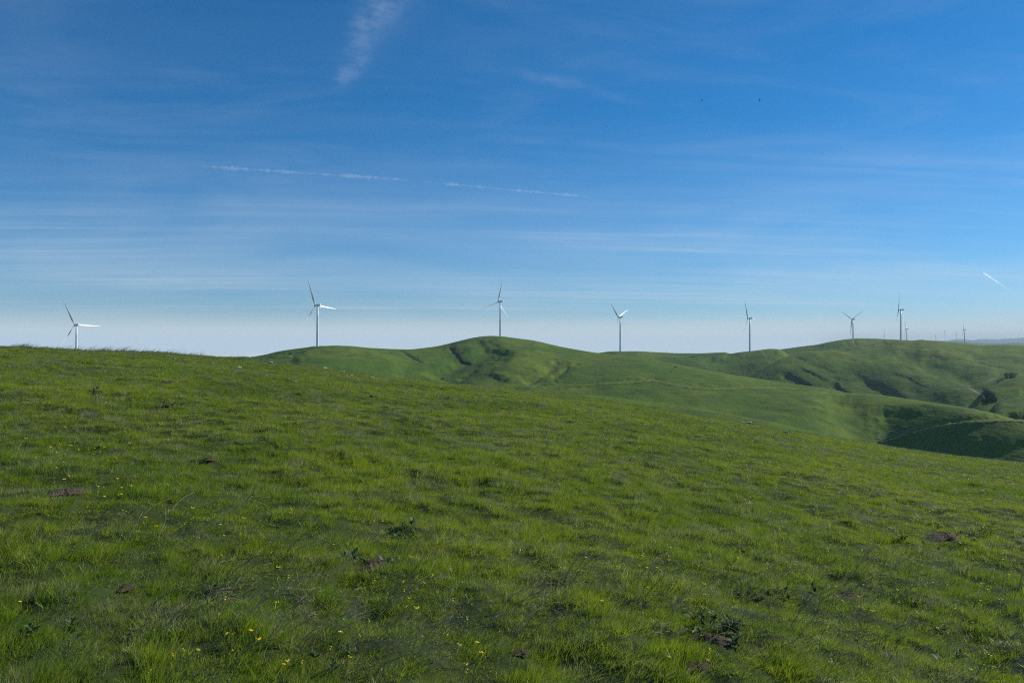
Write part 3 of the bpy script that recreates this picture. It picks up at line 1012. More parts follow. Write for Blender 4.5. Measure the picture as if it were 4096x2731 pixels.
# ------------------------------------------------------------------ contrails (thin tubes of cloud, 9 to 10 km up)
def contrail(p0, p1, z, w, dens, label, seed, thick=0.7, taper=0.0, aniso=0.25):
    m, nt, out = new_mat('ice_cloud')
    v = N(nt, 'ShaderNodeVolumePrincipled')
    v.inputs['Color'].default_value = (0.98, 0.99, 1.0, 1)
    v.inputs['Anisotropy'].default_value = aniso
    v.inputs['Density'].default_value = dens
    nt.links.new(v.outputs[0], out.inputs['Volume'])
    ends = []
    for a, b in (p0, p1):
        u, T = slope(a, b)
        d = z / float(T)
        ends.append(Vector((float(u) * d, d, z)))
    a, b = ends
    n = 220
    mid = (a + b) / 2
    dirv = (b - a)
    side = Vector((-dirv.y, dirv.x, 0)).normalized()
    up = Vector((0, 0, 1))
    rr = random.Random(seed)
    ts = np.linspace(0, 1, n)
    wob = fbm(ts * 60, ts * 0 + seed, 3, seed)
    wid = 1 + 0.55 * fbm(ts * 40, ts * 0 + 3.3, 3, seed + 2)
    gap = np.clip(0.75 + 0.9 * fbm(ts * 9, ts * 0 + 8, 3, seed + 4), 0.3, 1.2)
    V, Fc = [], []
    S = 10
    for i, t in enumerate(ts):
        e = min(1.0, t / 0.04) * min(1.0, (1 - t) / 0.08)
        r = w * (1 - taper * t) * max(0.02, e) * max(0.2, wid[i]) * (gap[i] if taper == 0 else 1)
        c = a + dirv * float(t) - mid + side * float(wob[i] * w * 0.5) + up * float(wob[(i * 7) % n] * w * 0.3)
        for k in range(S):
            q = 2 * math.pi * k / S
            j = 1 + 0.35 * float(noise2(i * 0.9 + seed, k * 1.7))
            V.append(c + side * (math.cos(q) * r * j) + up * (math.sin(q) * r * thick * j))
    for i in range(n - 1):
        for k in range(S):
            k2 = (k + 1) % S
            Fc.append((i * S + k, i * S + k2, (i + 1) * S + k2, (i + 1) * S + k))
    Fc.append(tuple(range(S))[::-1])
    Fc.append(tuple((n - 1) * S + k for k in range(S)))
    thing('contrail', mesh('contrail', V, Fc, m, True), label, 'contrail', 'aircraft vapour trails', mid)


contrail((790, 664), (1648, 721), 9000, 125, 0.0006, 'long ragged white vapour trail crossing the left half of the sky', 5)
contrail((1684, 727), (2380, 790), 9000, 100, 0.0006, 'shorter faint vapour trail continuing in the middle of the sky', 9)
contrail((3930, 1088), (4036, 1160), 9000, 120, 0.0006, 'short slanting bright vapour trail low at the right edge of the sky', 13, 0.8, 0.75, 0.6)

# ------------------------------------------------------------------ birds
def bird_mesh(flap):
    b = MB()
    b.tube([(0, -0.32, 0), (0, -0.2, 0.01), (0, 0, 0), (0, 0.2, 0), (0, 0.34, 0)], [0.02, 0.075, 0.10, 0.06, 0.09], 8)
    for s in (-1, 1):
        pr = [(0.06, 0.14, -0.16, 0.0), (0.35, 0.17, -0.17, flap * 0.5), (0.62, 0.08, -0.17, flap), (0.85, -0.05, -0.16, flap * 1.1)]
        v = []
        for x, y0, y1, z in pr:
            v += [(s * x, y0 * -1, z + 0.02), (s * x, -y1, z + 0.02), (s * x, -y0, z - 0.02), (s * x, -y1, z - 0.02)]
        f = []
        for i in range(3):
            a, c = 4 * i, 4 * i + 4
            f += [(a, a + 1, c + 1, c), (a + 2, c + 2, c + 3, a + 3), (a, c, c + 2, a + 2), (a + 1, a + 3, c + 3, c + 1)]
        f += [(0, 2, 3, 1), (12, 13, 15, 14)]
        b.add([Vector(q) for q in v], f)
    return b.mesh('bird', M_BIRD)


BIRDS = [(2107, 481, 235, 40, 0.12, 'dark bird gliding leftmost in the middle of the sky'),
         (2426, 506, 250, 35, 0.12, 'dark bird gliding in the middle sky, just right of the pale wisp of cloud'),
         (2808, 401, 250, 110, 0.35, 'small dark bird higher up, left of the rightmost bird'),
         (3039, 401, 210, 110, 0.35, 'rightmost dark bird high in the sky'),
         (2292, 513, 420, 70, 0.1, 'faint distant bird between the two gliding birds'),
         (2197, 669, 480, 30, 0.3, 'tiny lowest bird above the middle vapour trail')]
for px, py, d, rot, flap, lab in BIRDS:
    o = thing('bird', bird_mesh(flap), lab, 'bird', 'birds circling in the sky', point(px, py, d), R(rot), 0.55)
    o.rotation_euler = (R(20), R(25 if rot < 100 else 60), R(rot))

# ------------------------------------------------------------------ bare trees and scrub in the far gully
def scrub_mesh(w, h, n, seed, leaf):
    rr = random.Random(seed)
    b = MB()
    for i in range(n):
        x0, y0 = rr.uniform(-0.3, 0.3) * w, rr.uniform(-0.3, 0.3) * w
        x1, y1 = x0 * 1.7 + rr.gauss(0, 0.06) * w, y0 * 1.7 + rr.gauss(0, 0.06) * w
        hh = h * rr.uniform(0.55, 1.0) * (1 - 0.5 * (abs(x0) / (0.5 * w)) ** 2)
        P = [(x0, y0, -0.5), (x0 * 1.2, y0 * 1.2, hh * 0.4), (x1, y1, hh)]
        b.tube(P, [0.022 * h, 0.014 * h, 0.005 * h], 4, 0)
        for j in range(9):
            t = rr.uniform(0.3, 0.95)
            c = Vector(P[1]).lerp(Vector(P[2]), t)
            d = Vector((rr.gauss(0, 1), rr.gauss(0, 1), rr.uniform(0.3, 1.4))).normalized() * h * rr.uniform(0.08, 0.2)
            b.tube([c, c + d], [0.006 * h, 0.002 * h], 3, 0)
            for q in range(leaf):
                e = c + d * rr.uniform(0.3, 1) + Vector((rr.gauss(0, 1), rr.gauss(0, 1), rr.gauss(0, 1))) * 0.03 * h
                s = 0.03 * h
                a1 = Vector((rr.gauss(0, 1), rr.gauss(0, 1), rr.gauss(0, 1))).normalized() * s
                a2 = Vector((rr.gauss(0, 1), rr.gauss(0, 1), rr.gauss(0, 1))).normalized() * s
                b.add([e - a1, e + a2, e + a1], [(0, 1, 2)], 1)
    return b


def split_tree(loc, w, h, n, seed, leaf, name, label, cat, group):
    """stems below, twigs and leaves as the crown"""
    b = scrub_mesh(w, h, n, seed, leaf)
    root = thing(name, None, label, cat, group, loc)
    link('crown', b.mesh('crown', [M_BARK, M_BUSH]), root)
    for k in range(4):
        a = 2 * math.pi * k / 4 + seed
        r = 0.12 * w
        stems = MB()
        stems.tube([(r * math.cos(a), r * math.sin(a), -0.8), (1.5 * r * math.cos(a), 1.5 * r * math.sin(a), 0.45 * h)], [0.035 * h, 0.018 * h], 6)
        link('trunk' if name == 'bare_tree' else 'stem', stems.mesh('trunk', M_BARK), root)


G_SCRUB = 'bare trees and scrub in the gully at the right edge'
for (px, py, L, w, h, n, lf, nm, lab, cat) in [
        (4030, 1513, right_hill, 13, 12, 34, 3, 'bare_tree', 'left half of the bare tree clump above the gully at the right', 'tree'),
        (4050, 1511, right_hill, 14, 12, 38, 3, 'bare_tree', 'right half of the bare tree clump above the gully at the right', 'tree'),
        (4006, 1522, right_hill, 11, 6, 26, 5, 'scrub_bush', 'dark bush just left below the bare tree clump', 'bush'),
        (3992, 1530, right_hill, 10, 6, 24, 5, 'scrub_bush', 'dark bush at the upper end of the gully beside the dirt road', 'bush'),
        (3936, 1562, right_knoll, 9, 5, 22, 5, 'scrub_bush', 'dark low bush at the top left of the gully right of the road bend', 'bush'),
        (3950, 1572, right_knoll, 11, 6, 26, 5, 'scrub_bush', 'wide dark bush in the middle of the gully right of the road bend', 'bush'),
        (3966, 1585, right_knoll, 11, 6, 26, 5, 'scrub_bush', 'dark bush in the lower gully right of the road bend', 'bush'),
        (3982, 1600, right_knoll, 9, 5, 22, 5, 'scrub_bush', 'lowest dark bush where the gully ends below the road bend', 'bush'),
        (3040, 1496, ridge, 12, 4, 24, 5, 'scrub_bush', 'dark bush in the draw left of the slumped hill foot', 'bush'),
        (3060, 1486, ridge, 10, 4, 22, 5, 'scrub_bush', 'dark bush higher in the draw left of the slumped hill foot', 'bush'),
        (1845, 1418, mid_hill, 10, 4, 22, 5, 'scrub_bush', 'dark bush in the gully on the left flank of the middle hill', 'bush'),
        (1832, 1402, mid_hill, 8, 3, 20, 5, 'scrub_bush', 'dark bush at the head of the gully on the left flank of the middle hill', 'bush')]:
    P = L.at(px, py)
    split_tree(P, w, h, n, px, lf, nm, lab, cat, G_SCRUB if px > 3900 else None)

# ------------------------------------------------------------------ rocks
def rock_mesh(seed, flat=0.55):
    import bmesh
    bm = bmesh.new()
    bmesh.ops.create_icosphere(bm, subdivisions=2, radius=0.5)
    rr = np.random.default_rng(seed)
    planes = [Vector(q).normalized() for q in rr.normal(size=(9, 3))]
    offs = rr.uniform(0.26, 0.42, 9)
    for q in bm.verts:
        for n, o in zip(planes, offs):
            d = q.co.dot(n)
            if d > o:
                q.co -= n * (d - o)
        q.co.z *= flat
    me = bpy.data.meshes.new('rock')
    bm.to_mesh(me)
    bm.free()
    return me


ROCKS_PALE = [rock_mesh(i, 0.5 + 0.1 * (i % 3)) for i in range(6)]
for m_ in ROCKS_PALE:
    m_.materials.append(M_ROCK)
ROCKS_DARK = [rock_mesh(i + 20, 0.6) for i in range(3)]
for m_ in ROCKS_DARK:
    m_.materials.append(M_ROCKD)
ROCKS = [(697, 1446, 16, 0), (735, 1454, 14, 0), (772, 1464, 12, 0), (895, 1466, 14, 0), (927, 1472, 14, 0), (957, 1471, 19, 0), (850, 1456, 14, 0),
         (1080, 1464, 22, 0), (1297, 1474, 22, 2), (1328, 1478, 14, 0), (1373, 1485, 17, 0), (1358, 1490, 10, 0), (1403, 1506, 18, 0), (1388, 1508, 11, 0), (1513, 1500, 10, 0),
         (1585, 1513, 12, 1), (1488, 1521, 24, 2), (1178, 1533, 14, 0), (1127, 1559, 10, 2), (1488, 1601, 20, 1), (2039, 1656, 12, 0), (2068, 1654, 7, 0),
         (2820, 1686, 8, 0), (2838, 1688, 15, 0), (2790, 1667, 10, 0), (2941, 1714, 13, 1), (2968, 1690, 15, 0), (2998, 1699, 32, 0), (3013, 1697, 12, 1), (3024, 1702, 14, 0), (3048, 1706, 13, 0),
         (3078, 1730, 9, 0), (3142, 1745, 18, 0), (3200, 1766, 18, 0), (3224, 1766, 9, 1), (3210, 1733, 26, 0), (3261, 1738, 12, 0), (3285, 1741, 16, 0), (3307, 1744, 7, 1), (3352, 1752, 20, 0), (4006, 1842, 30, 1)]
ROCK_ROWS = {}
for i, (px, py, wpx, dark) in enumerate(ROCKS):
    x, y, z, r = hit(px, py)
    size = wpx / F * r * 1.1
    src = ROCKS_DARK if dark == 1 else ROCKS_PALE
    side = 'left' if px < 1150 else ('middle left' if px < 2100 else 'right')
    tone = 'dark grey' if dark == 1 else ('orange tan' if dark == 2 else 'pale')
    if px > 2100:
        where = ('at the upper end of the right brow' if px < 2900 else 'midway along the right brow' if px < 3100
                 else 'lower down the right brow' if px < 3400 else 'at the far right end of the brow')
    else:
        where = ('on the left brow below the skyline' if px < 1000 else 'on the brow before the left rounded hill' if px < 1420
                 else 'on the brow below the middle hill')
    lab = f'{tone} rock {where}'
    ROCK_ZONE = f'{tone} rocks {where}'
    extra = 'long flat ' if wpx >= 24 else ('small ' if wpx <= 10 else '')
    o = thing('rock', src[i % len(src)], extra + lab, 'rock', 'rocks scattered along the brow', (x, y, z + 0.16 * size + 0.06), rnd.uniform(0, 6.28), 1.0)
    o.scale = (size * 1.1, size * rnd.uniform(0.6, 1.0), size * rnd.uniform(0.6, 0.9) * (0.6 if wpx >= 24 else 1))
    ROCK_ROWS.setdefault(ROCK_ZONE, []).append((px, o, extra.strip()))
for zone, items in ROCK_ROWS.items():
    items.sort(key=lambda q: q[0])
    for k, (px, o, extra) in enumerate(items):
        if len(items) == 1:
            o['label'] = (extra + ' ' if extra else '') + zone.replace('rocks', 'rock')
        else:
            n_ = ['leftmost', 'second from left', 'third from left', 'fourth from left', 'fifth from left', 'sixth from left', 'seventh from left', 'eighth from left', 'ninth from left'][k] if k < len(items) - 1 else 'rightmost'
            o['label'] = f'{n_} of the {zone}'
for px, py, L, wpx, lab in [(1773, 1515, mid_hill, 12, 'dark boulder low on the slope below the left rounded hill'), (2702, 1469, mid_hill, 11, 'lone dark boulder high on the long green spur'),
                            (2690, 1478, mid_hill, 6, 'upper of two dark stones below the lone boulder on the spur'), (2683, 1487, mid_hill, 7, 'lower of two dark stones below the lone boulder on the spur'),
                            (3012, 1690, shoulder, 9, 'dark stone just beyond the brow at the right')]:
    P = L.at(px, py)
    s = wpx / F * P.y
    thing('boulder', ROCKS_DARK[int(px) % 3], lab, 'boulder', None, P + Vector((0, 0, 0.15 * s)), px, s)

# ------------------------------------------------------------------ bare soil mounds
SOIL = [(136, 1538, 74, 'long reddish bare soil strip at the far left of the slope'), (300, 1548, 34, 'small dark red soil scrape at upper left'), (378, 1592, 50, 'soil mound ringed by weeds at upper left'),
        (655, 1632, 66, 'dark soil scar with a tan tail at left'), (1012, 1640, 26, 'small dark soil hole left of the centre slope'), (1138, 1648, 46, 'red soil mound on the upper middle slope'),
        (1180, 1596, 26, 'small brown soil spot below the brow rocks'), (1798, 1611, 40, 'tan soil mound on the upper slope below the middle hill'), (1625, 1572, 40, 'reddish soil patch just under the brow'),
        (1863, 1651, 30, 'small soil scrape beside two stones'), (1505, 2282, 190, 'broad soil mound with grey-green leaves in the middle foreground'),
        (505, 2366, 84, 'pale brown soil mound at the lower left'), (778, 2215, 34, 'small pale soil mound above the lower left one'), (260, 2004, 120, 'flat brown soil patch with a pale stone among yellow flowers'),
        (3768, 2140, 150, 'weedy soil mound at the right'), (3385, 2368, 90, 'red-brown soil mound at lower right'), (2860, 2620, 150, 'large dark soil mound under dead branches at the bottom'),
        (2080, 2635, 80, 'brown bare soil spot at bottom middle'), (2780, 2725, 110, 'soil patch at the very bottom edge'), (3700, 2455, 50, 'small soil mound at lower right with a dark hollow'), (840, 1841, 60, 'weedy soil patch on the left slope')]


def mound_mesh(seed):
    n, rg = 34, 11
    v = [(0, 0, 0.13)]
    rr = np.random.default_rng(seed)
    ph = rr.uniform(0, 6.28, 4)
    for i in range(1, rg + 1):
        for k in range(n):
            a = 2 * math.pi * k / n
            rad = 0.5 * i / rg * (1 + 0.22 * math.sin(2 * a + ph[0]) + 0.15 * math.sin(3 * a + ph[1]) + 0.1 * math.sin(5 * a + ph[2]))
            t = i / rg
            v.append((rad * math.cos(a), rad * math.sin(a), 0.13 * (1 - t * t) ** 1.2 - 0.03 * t ** 3 + rr.uniform(-0.035, 0.035) * (1 - t * 0.5)))
    f = [(0, 1 + k, 1 + (k + 1) % n) for k in range(n)]
    for i in range(rg - 1):
        for k in range(n):
            k2 = (k + 1) % n
            f.append((1 + i * n + k, 1 + (i + 1) * n + k, 1 + (i + 1) * n + k2, 1 + i * n + k2))
    return mesh('soil_mound', v, f, M_SOIL, True)


MM = [mound_mesh(i) for i in range(5)]
for i, (px, py, wpx, lab) in enumerate(SOIL):
    x, y, z, r = hit(px, py)
    w = wpx / F * r
    w *= 0.85
    d = min(w * 1.1, max(w * 0.8, 0.3))
    thing('soil_mound', MM[i % 5], lab, 'soil mound', 'bare soil mounds in the grass', (x, y, z + 0.02), rnd.uniform(-0.3, 0.3), (w, d, min(w * 0.8, 0.6)))
    MOUNDS.append((x, y, w * 0.5, d * 0.5))

# ------------------------------------------------------------------ grass: tufts scattered over the near hillside by geometry nodes
def tuft(seed, n, rad, h, w, lean, spread, mat, name, segs=3, droop=0.0):
    rr = random.Random(seed)
    v, f, tip = [], [], []
    for i in range(n):
        a = rr.uniform(0, 6.283)
        d = rad * math.sqrt(rr.random())
        x, y = d * math.cos(a), d * math.sin(a)
        hh = h * rr.uniform(0.45, 1.15)
        la = a + rr.gauss(0, 0.9)
        lx = lean * hh * rr.uniform(0.3, 1.5) + spread * hh * math.cos(la) * rr.uniform(0.2, 1)
        ly = -0.25 * lean * hh * rr.uniform(0.2, 1) + spread * hh * math.sin(la) * rr.uniform(0.2, 1)
        fa = rr.uniform(0, 3.1416)
        wx, wy = math.cos(fa), math.sin(fa)
        ww = w * rr.uniform(0.6, 1.3)
        o = len(v)
        for k in range(segs):
            t = k / segs
            cx, cy, cz = x + lx * t ** 1.7, y + ly * t ** 1.7, hh * (t - droop * t ** 3) - 0.01
            q = ww * (1 - 0.75 * t) * 0.5
            v += [(cx - wx * q, cy - wy * q, cz), (cx + wx * q, cy + wy * q, cz)]
            tip += [t, t]
        v.append((x + lx, y + ly, hh * (1 - droop)))
        tip.append(1.0)
        for k in range(segs - 1):
            f.append((o + 2 * k, o + 2 * k + 1, o + 2 * k + 3, o + 2 * k + 2))
        f.append((o + 2 * segs - 2, o + 2 * segs - 1, o + 2 * segs))
    me = mesh(name, v, f, mat, True)
    at = me.attributes.new('tip', 'FLOAT', 'POINT')
    at.data.foreach_set('value', tip)
    return me


def proto_collection(name, meshes):
    col = bpy.data.collections.new(name)
    for i, me in enumerate(meshes):
        o = bpy.data.objects.new('%s_%02d' % (name, i), me)
        col.objects.link(o)
    return col


def scatter(name, col, n_kinds, x, y, z, rot, scl, idx):
    me = bpy.data.meshes.new(name)
    n = len(x)
    me.vertices.add(n)
    me.vertices.foreach_set('co', np.stack([x, y, z], 1).reshape(-1).astype(np.float32))
    a = me.attributes.new('rot', 'FLOAT_VECTOR', 'POINT')
    a.data.foreach_set('vector', rot.reshape(-1).astype(np.float32))
    a = me.attributes.new('scl', 'FLOAT_VECTOR', 'POINT')
    a.data.foreach_set('vector', scl.reshape(-1).astype(np.float32))
    a = me.attributes.new('kind', 'INT', 'POINT')
    a.data.foreach_set('value', idx.astype(np.int32))
    o = link(name, me, kind='stuff')
    ng = bpy.data.node_groups.new(name + '_nodes', 'GeometryNodeTree')
    ng.interface.new_socket('Geometry', in_out='INPUT', socket_type='NodeSocketGeometry')
    ng.interface.new_socket('Geometry', in_out='OUTPUT', socket_type='NodeSocketGeometry')
    gi, go = ng.nodes.new('NodeGroupInput'), ng.nodes.new('NodeGroupOutput')
    ci = ng.nodes.new('GeometryNodeCollectionInfo')
    ci.inputs[0].default_value = col
    ci.inputs[1].default_value = True
    ci.inputs[2].default_value = True
    ip = ng.nodes.new('GeometryNodeInstanceOnPoints')
    ip.inputs['Pick Instance'].default_value = True

    def named(nm, typ):
        q = ng.nodes.new('GeometryNodeInputNamedAttribute')
        q.data_type = typ
        q.inputs[0].default_value = nm
        return q.outputs[0]
    ng.links.new(gi.outputs[0], ip.inputs['Points'])
    ng.links.new(ci.outputs[0], ip.inputs['Instance'])
    ng.links.new(named('kind', 'INT'), ip.inputs['Instance Index'])
    ng.links.new(named('rot', 'FLOAT_VECTOR'), ip.inputs['Rotation'])
    ng.links.new(named('scl', 'FLOAT_VECTOR'), ip.inputs['Scale'])
    ng.links.new(ip.outputs[0], go.inputs[0])
    md = o.modifiers.new('scatter', 'NODES')
    md.node_group = ng
    return o


def ring(r0, r1, dens, half=R(40)):
    n = int(half * (r1 * r1 - r0 * r0) * dens)
    r = np.sqrt(nrng.uniform(r0 * r0, r1 * r1, n))
    a = nrng.uniform(-half, half, n)
    return r * np.sin(a), r * np.cos(a)


def off_mounds(x, y, k=0.92):
    keep = np.ones(len(x), bool)
    for mx, my, ra, rb in MOUNDS:
        q = ((x - mx) / (ra * k)) ** 2 + ((y - my + 0.25 * rb) / (rb * k * 1.25)) ** 2
        keep &= ~((q < 1) & (nrng.random(len(x)) < np.clip(1.2 - 0.7 * q, 0.4, 0.88)))
    return keep


def grass_scales(x, y):
    """tussocky growth: taller and shorter patches"""
    return 1.0 + 0.65 * fbm(x / 0.34, y / 0.34, 2, 47) + 0.4 * fbm(x / 1.5, y / 1.5, 2, 41) + 0.35 * fbm(x / 7.0, y / 7.0, 2, 43)


def build_grass():
    kinds = [tuft(i, 44, 0.085, 0.046, 0.0040, 0.5, 0.9, M_GRASS, 'short_tuft') for i in range(4)]
    kinds += [tuft(10 + i, 36, 0.065, 0.088, 0.0046, 0.55, 0.7, M_GRASS, 'long_tuft', 4, 0.15) for i in range(3)]
    kinds += [tuft(20 + i, 30, 0.10, 0.026, 0.009, 0.2, 1.3, M_GRASS, 'clover_tuft') for i in range(2)]
    col = proto_collection('grass_tufts', kinds)
    X, Y, S = [], [], []
    for r0, r1, dens, k in ((1.2, 6, 420, 0.76), (6, 12, 300, 0.82), (12, 24, 165, 1.0), (24, 42, 75, 1.4), (42, 66, 34, 1.9)):
        x, y = ring(r0, r1, dens, R(41))
        X.append(x)
        Y.append(y)
        S.append(np.full(len(x), k))
    x, y = ring(1.2, 14, 8, math.pi)                    # thin cover round the back of the camera
    m = np.abs(np.arctan2(x, y)) > R(41)
    X.append(x[m]); Y.append(y[m]); S.append(np.full(m.sum(), 1.6))
    x, y, s = np.concatenate(X), np.concatenate(Y), np.concatenate(S)
    holes = fbm(x / 0.20, y / 0.20, 2, 71) + 0.35 * fbm(x / 0.8, y / 0.8, 2, 73)
    k = off_mounds(x, y) & (nrng.random(len(x)) < np.clip(0.90 + 1.0 * holes, 0.20, 1.0))
    x, y, s = x[k], y[k], s[k]
    z = ground_z(x, y)
    g = np.clip(grass_scales(x, y), 0.45, 2.4)
    n = len(x)
    kk = 0.8 * fbm(x / 0.34, y / 0.34, 2, 47) + 0.5 * fbm(x / 2.2, y / 2.2, 2, 51) + nrng.normal(0, 0.25, n)
    idx = np.where(kk > 0.18, 4 + nrng.integers(0, 3, n), np.where(kk < -0.5, 7 + nrng.integers(0, 2, n), nrng.integers(0, 4, n)))
    rot = np.stack([nrng.normal(0, 0.08, n), nrng.normal(0, 0.08, n), nrng.normal(0, 0.8, n)], 1)
    wsc = s * nrng.uniform(0.85, 1.3, n)
    hsc = np.sqrt(s) * 0.78 * g * nrng.uniform(0.75, 1.25, n)
    scatter('grass', col, len(kinds), x, y, z, rot, np.stack([wsc, wsc, hsc], 1), idx)

    # grey dead tufts
    kinds = [tuft(30 + i, 64, 0.13, 0.125, 0.0034, 0.6, 0.7, M_DEAD, 'dead_tuft', 4, 0.12) for i in range(4)]
    col = proto_collection('dead_tufts', kinds)
    X, Y, S = [], [], []
    for r0, r1, dens, k in ((2.5, 10, 16, 0.75), (10, 24, 20, 0.9), (24, 42, 11, 1.15), (42, 64, 6.0, 1.4)):
        x, y = ring(r0, r1, dens, R(40))
        X.append(x); Y.append(y); S.append(np.full(len(x), k))
    x, y, s = np.concatenate(X), np.concatenate(Y), np.concatenate(S)
    p = 0.55 * fbm(x / 4.0, y / 4.0, 2, 61) + 0.9 * fbm(x / 0.7, y / 0.7, 2, 63)
    r = np.hypot(x, y)
    az = np.arctan2(x, y)
    brow = np.clip((r - 44) / 8, 0, 1) * np.clip(0.30 + 0.5 * noise2(az * 14, az * 0, 3), 0.05, 0.6)
    k = (nrng.random(len(x)) < np.clip(2.0 * (p - 0.28), 0.015, 0.9) + brow) & off_mounds(x, y)
    x, y, s, r = x[k], y[k], s[k], r[k]
    n = len(x)
    rot = np.stack([nrng.normal(0, 0.1, n), nrng.normal(0.1, 0.12, n), nrng.normal(0, 0.5, n)], 1)
    hs = s * nrng.uniform(0.55, 1.15, n) * np.where(r > 44, 0.95, 0.85)
    scatter('dead_grass', col, 4, x, y, ground_z(x, y), rot, np.stack([s, s, hs], 1), nrng.integers(0, 4, n))

    # loose straw lying through the turf
    kinds = [tuft(70 + i, 14, 0.20, 0.05, 0.0032, 1.2, 3.2, M_DEAD, 'straw', 3, 0.4) for i in range(4)]
    col = proto_collection('straw', kinds)
    X, Y, S = [], [], []
    for r0, r1, dens, k in ((2.5, 9, 16, 0.9), (9, 20, 9, 1.2), (20, 45, 3, 1.8)):
        x, y = ring(r0, r1, dens, R(40))
        X.append(x); Y.append(y); S.append(np.full(len(x), k))
    x, y, s = np.concatenate(X), np.concatenate(Y), np.concatenate(S)
    k = nrng.random(len(x)) < np.clip(0.35 + 0.9 * fbm(x / 1.5, y / 1.5, 3, 91), 0.02, 1)
    x, y, s = x[k], y[k], s[k]
    n = len(x)
    scatter('straw', col, 4, x, y, ground_z(x, y) + 0.025, np.stack([nrng.normal(0, 0.15, n), nrng.normal(0, 0.15, n), nrng.normal(0, 0.7, n)], 1),
            np.stack([s, s, s * nrng.uniform(0.6, 1.6, n)], 1), nrng.integers(0, 4, n))

    # tall dry stems standing on the skyline, mostly at the left
    kinds = [tuft(50 + i, 9, 0.16, 0.44, 0.0180, 0.9, 0.3, M_BROWN, 'tall_stems', 5, 0.25) for i in range(4)]
    col = proto_collection('tall_stems', kinds)
    n = 900
    pxs = np.concatenate([nrng.uniform(-250, 1050, 430), nrng.uniform(1050, 4300, 300), nrng.normal(2600, 90, 110), nrng.normal(380, 120, 60)])
    n = len(pxs)
    az = np.arctan((pxs - 2048) / F)
    r = nrng.uniform(50, 58.5, n)
    keep = nrng.random(n) < np.clip(0.6 + 0.9 * noise2(pxs / 60.0, pxs * 0, 7), 0.1, 1)
    az, r, pxs = az[keep], r[keep], pxs[keep]
    n = len(az)
    x, y = r * np.sin(az), r * np.cos(az)
    s = nrng.uniform(0.5, 1.25, n) * np.where(pxs < 1000, 1.1, 0.75)
    rot = np.stack([nrng.normal(0, 0.1, n), nrng.normal(0.1, 0.1, n), nrng.normal(0, 0.4, n)], 1)
    scatter('tall_dry_grass', col, 4, x, y, ground_z(x, y), rot, np.stack([s, s, s], 1), nrng.integers(0, 4, n))


build_grass()

# ------------------------------------------------------------------ labels that count along a row
ONES = ['', 'first', 'second', 'third', 'fourth', 'fifth', 'sixth', 'seventh', 'eighth', 'ninth', 'tenth', 'eleventh', 'twelfth', 'thirteenth', 'fourteenth']
ZONED = {}


def zoned(ob, px, py, phrase):
    ZONED.setdefault(phrase, []).append((px, py, ob))


def name_zones(limit=12):
    """farthest to nearest rows of each patch, counted from the left"""
    for phrase, items in ZONED.items():
        items.sort(key=lambda q: q[1])
        nb = max(1, -(-len(items) // limit))
        size = -(-len(items) // nb)
        names = {1: [''], 2: ['farther', 'nearer'], 3: ['farthest', 'middle', 'nearest'],
                 4: ['farthest', 'second farthest', 'second nearest', 'nearest']}
        rows = names.get(nb) or ['farthest'] + ['%s farthest' % ONES[k] for k in range(2, nb + 1)]
        for b in range(nb):
            row = sorted(items[b * size:(b + 1) * size], key=lambda q: q[0])
            for k, (px, py, ob) in enumerate(row):
                if len(row) == 1 and nb == 1:
                    ob['label'] = 'the one ' + phrase
                    continue
                o = 'leftmost' if k == 0 else ('rightmost' if k == len(row) - 1 else ONES[k + 1] + ' from left')
                ob['label'] = (f'{o} in {rows[b]} row of ' if nb > 1 else f'{o} of the ') + phrase


# ------------------------------------------------------------------ broad-leaved weeds
def leaf_mesh(seed):
    rr = random.Random(seed)
    L, W = 0.15, 0.055
    n = 7
    v = []
    for i in range(n):
        t = i / (n - 1)
        w = W * 0.5 * math.sin(math.pi * min(1, t * 0.92 + 0.06)) ** 0.8 * (1 + 0.25 * math.sin(t * 17 + seed))
        z = 0.055 * math.sin(t * 2.2) + 0.01
        x = L * t
        v += [(x, -w, z + 0.012 + rr.uniform(-0.004, 0.004)), (x, 0, z), (x, w, z + 0.012 + rr.uniform(-0.004, 0.004))]
    f = []
    for i in range(n - 1):
        a = 3 * i
        f += [(a, a + 1, a + 4, a + 3), (a + 1, a + 2, a + 5, a + 4)]
    me = mesh('leaf', v, f, M_WEED, True)
    at = me.attributes.new('tip', 'FLOAT', 'POINT')
    at.data.foreach_set('value', [i / 30 for i in range(len(v))])
    return me


LEAF = [leaf_mesh(i) for i in range(4)]


def weed(px, py, scale, label, n_leaves=8):
    x, y, z, r = hit(px, py)
    root = thing('leafy_weed', None, label, 'weed', 'broad-leaved weeds in the grass', (x, y, z + 0.01), rnd.uniform(0, 6.28), scale * 0.42)
    root.empty_display_size = 0.05
    zoned(root, px, py, label.replace('weed', 'weeds', 1))
    for k in range(n_leaves):
        o = link('leaf', LEAF[k % 4], root)
        o.rotation_euler = (rnd.gauss(0, 0.35), rnd.uniform(-1.0, 0.05), 2 * math.pi * k / n_leaves + rnd.gauss(0, 0.25))
        s = rnd.uniform(0.35, 1.15)
        o.scale = (s, s * 1.1, s)


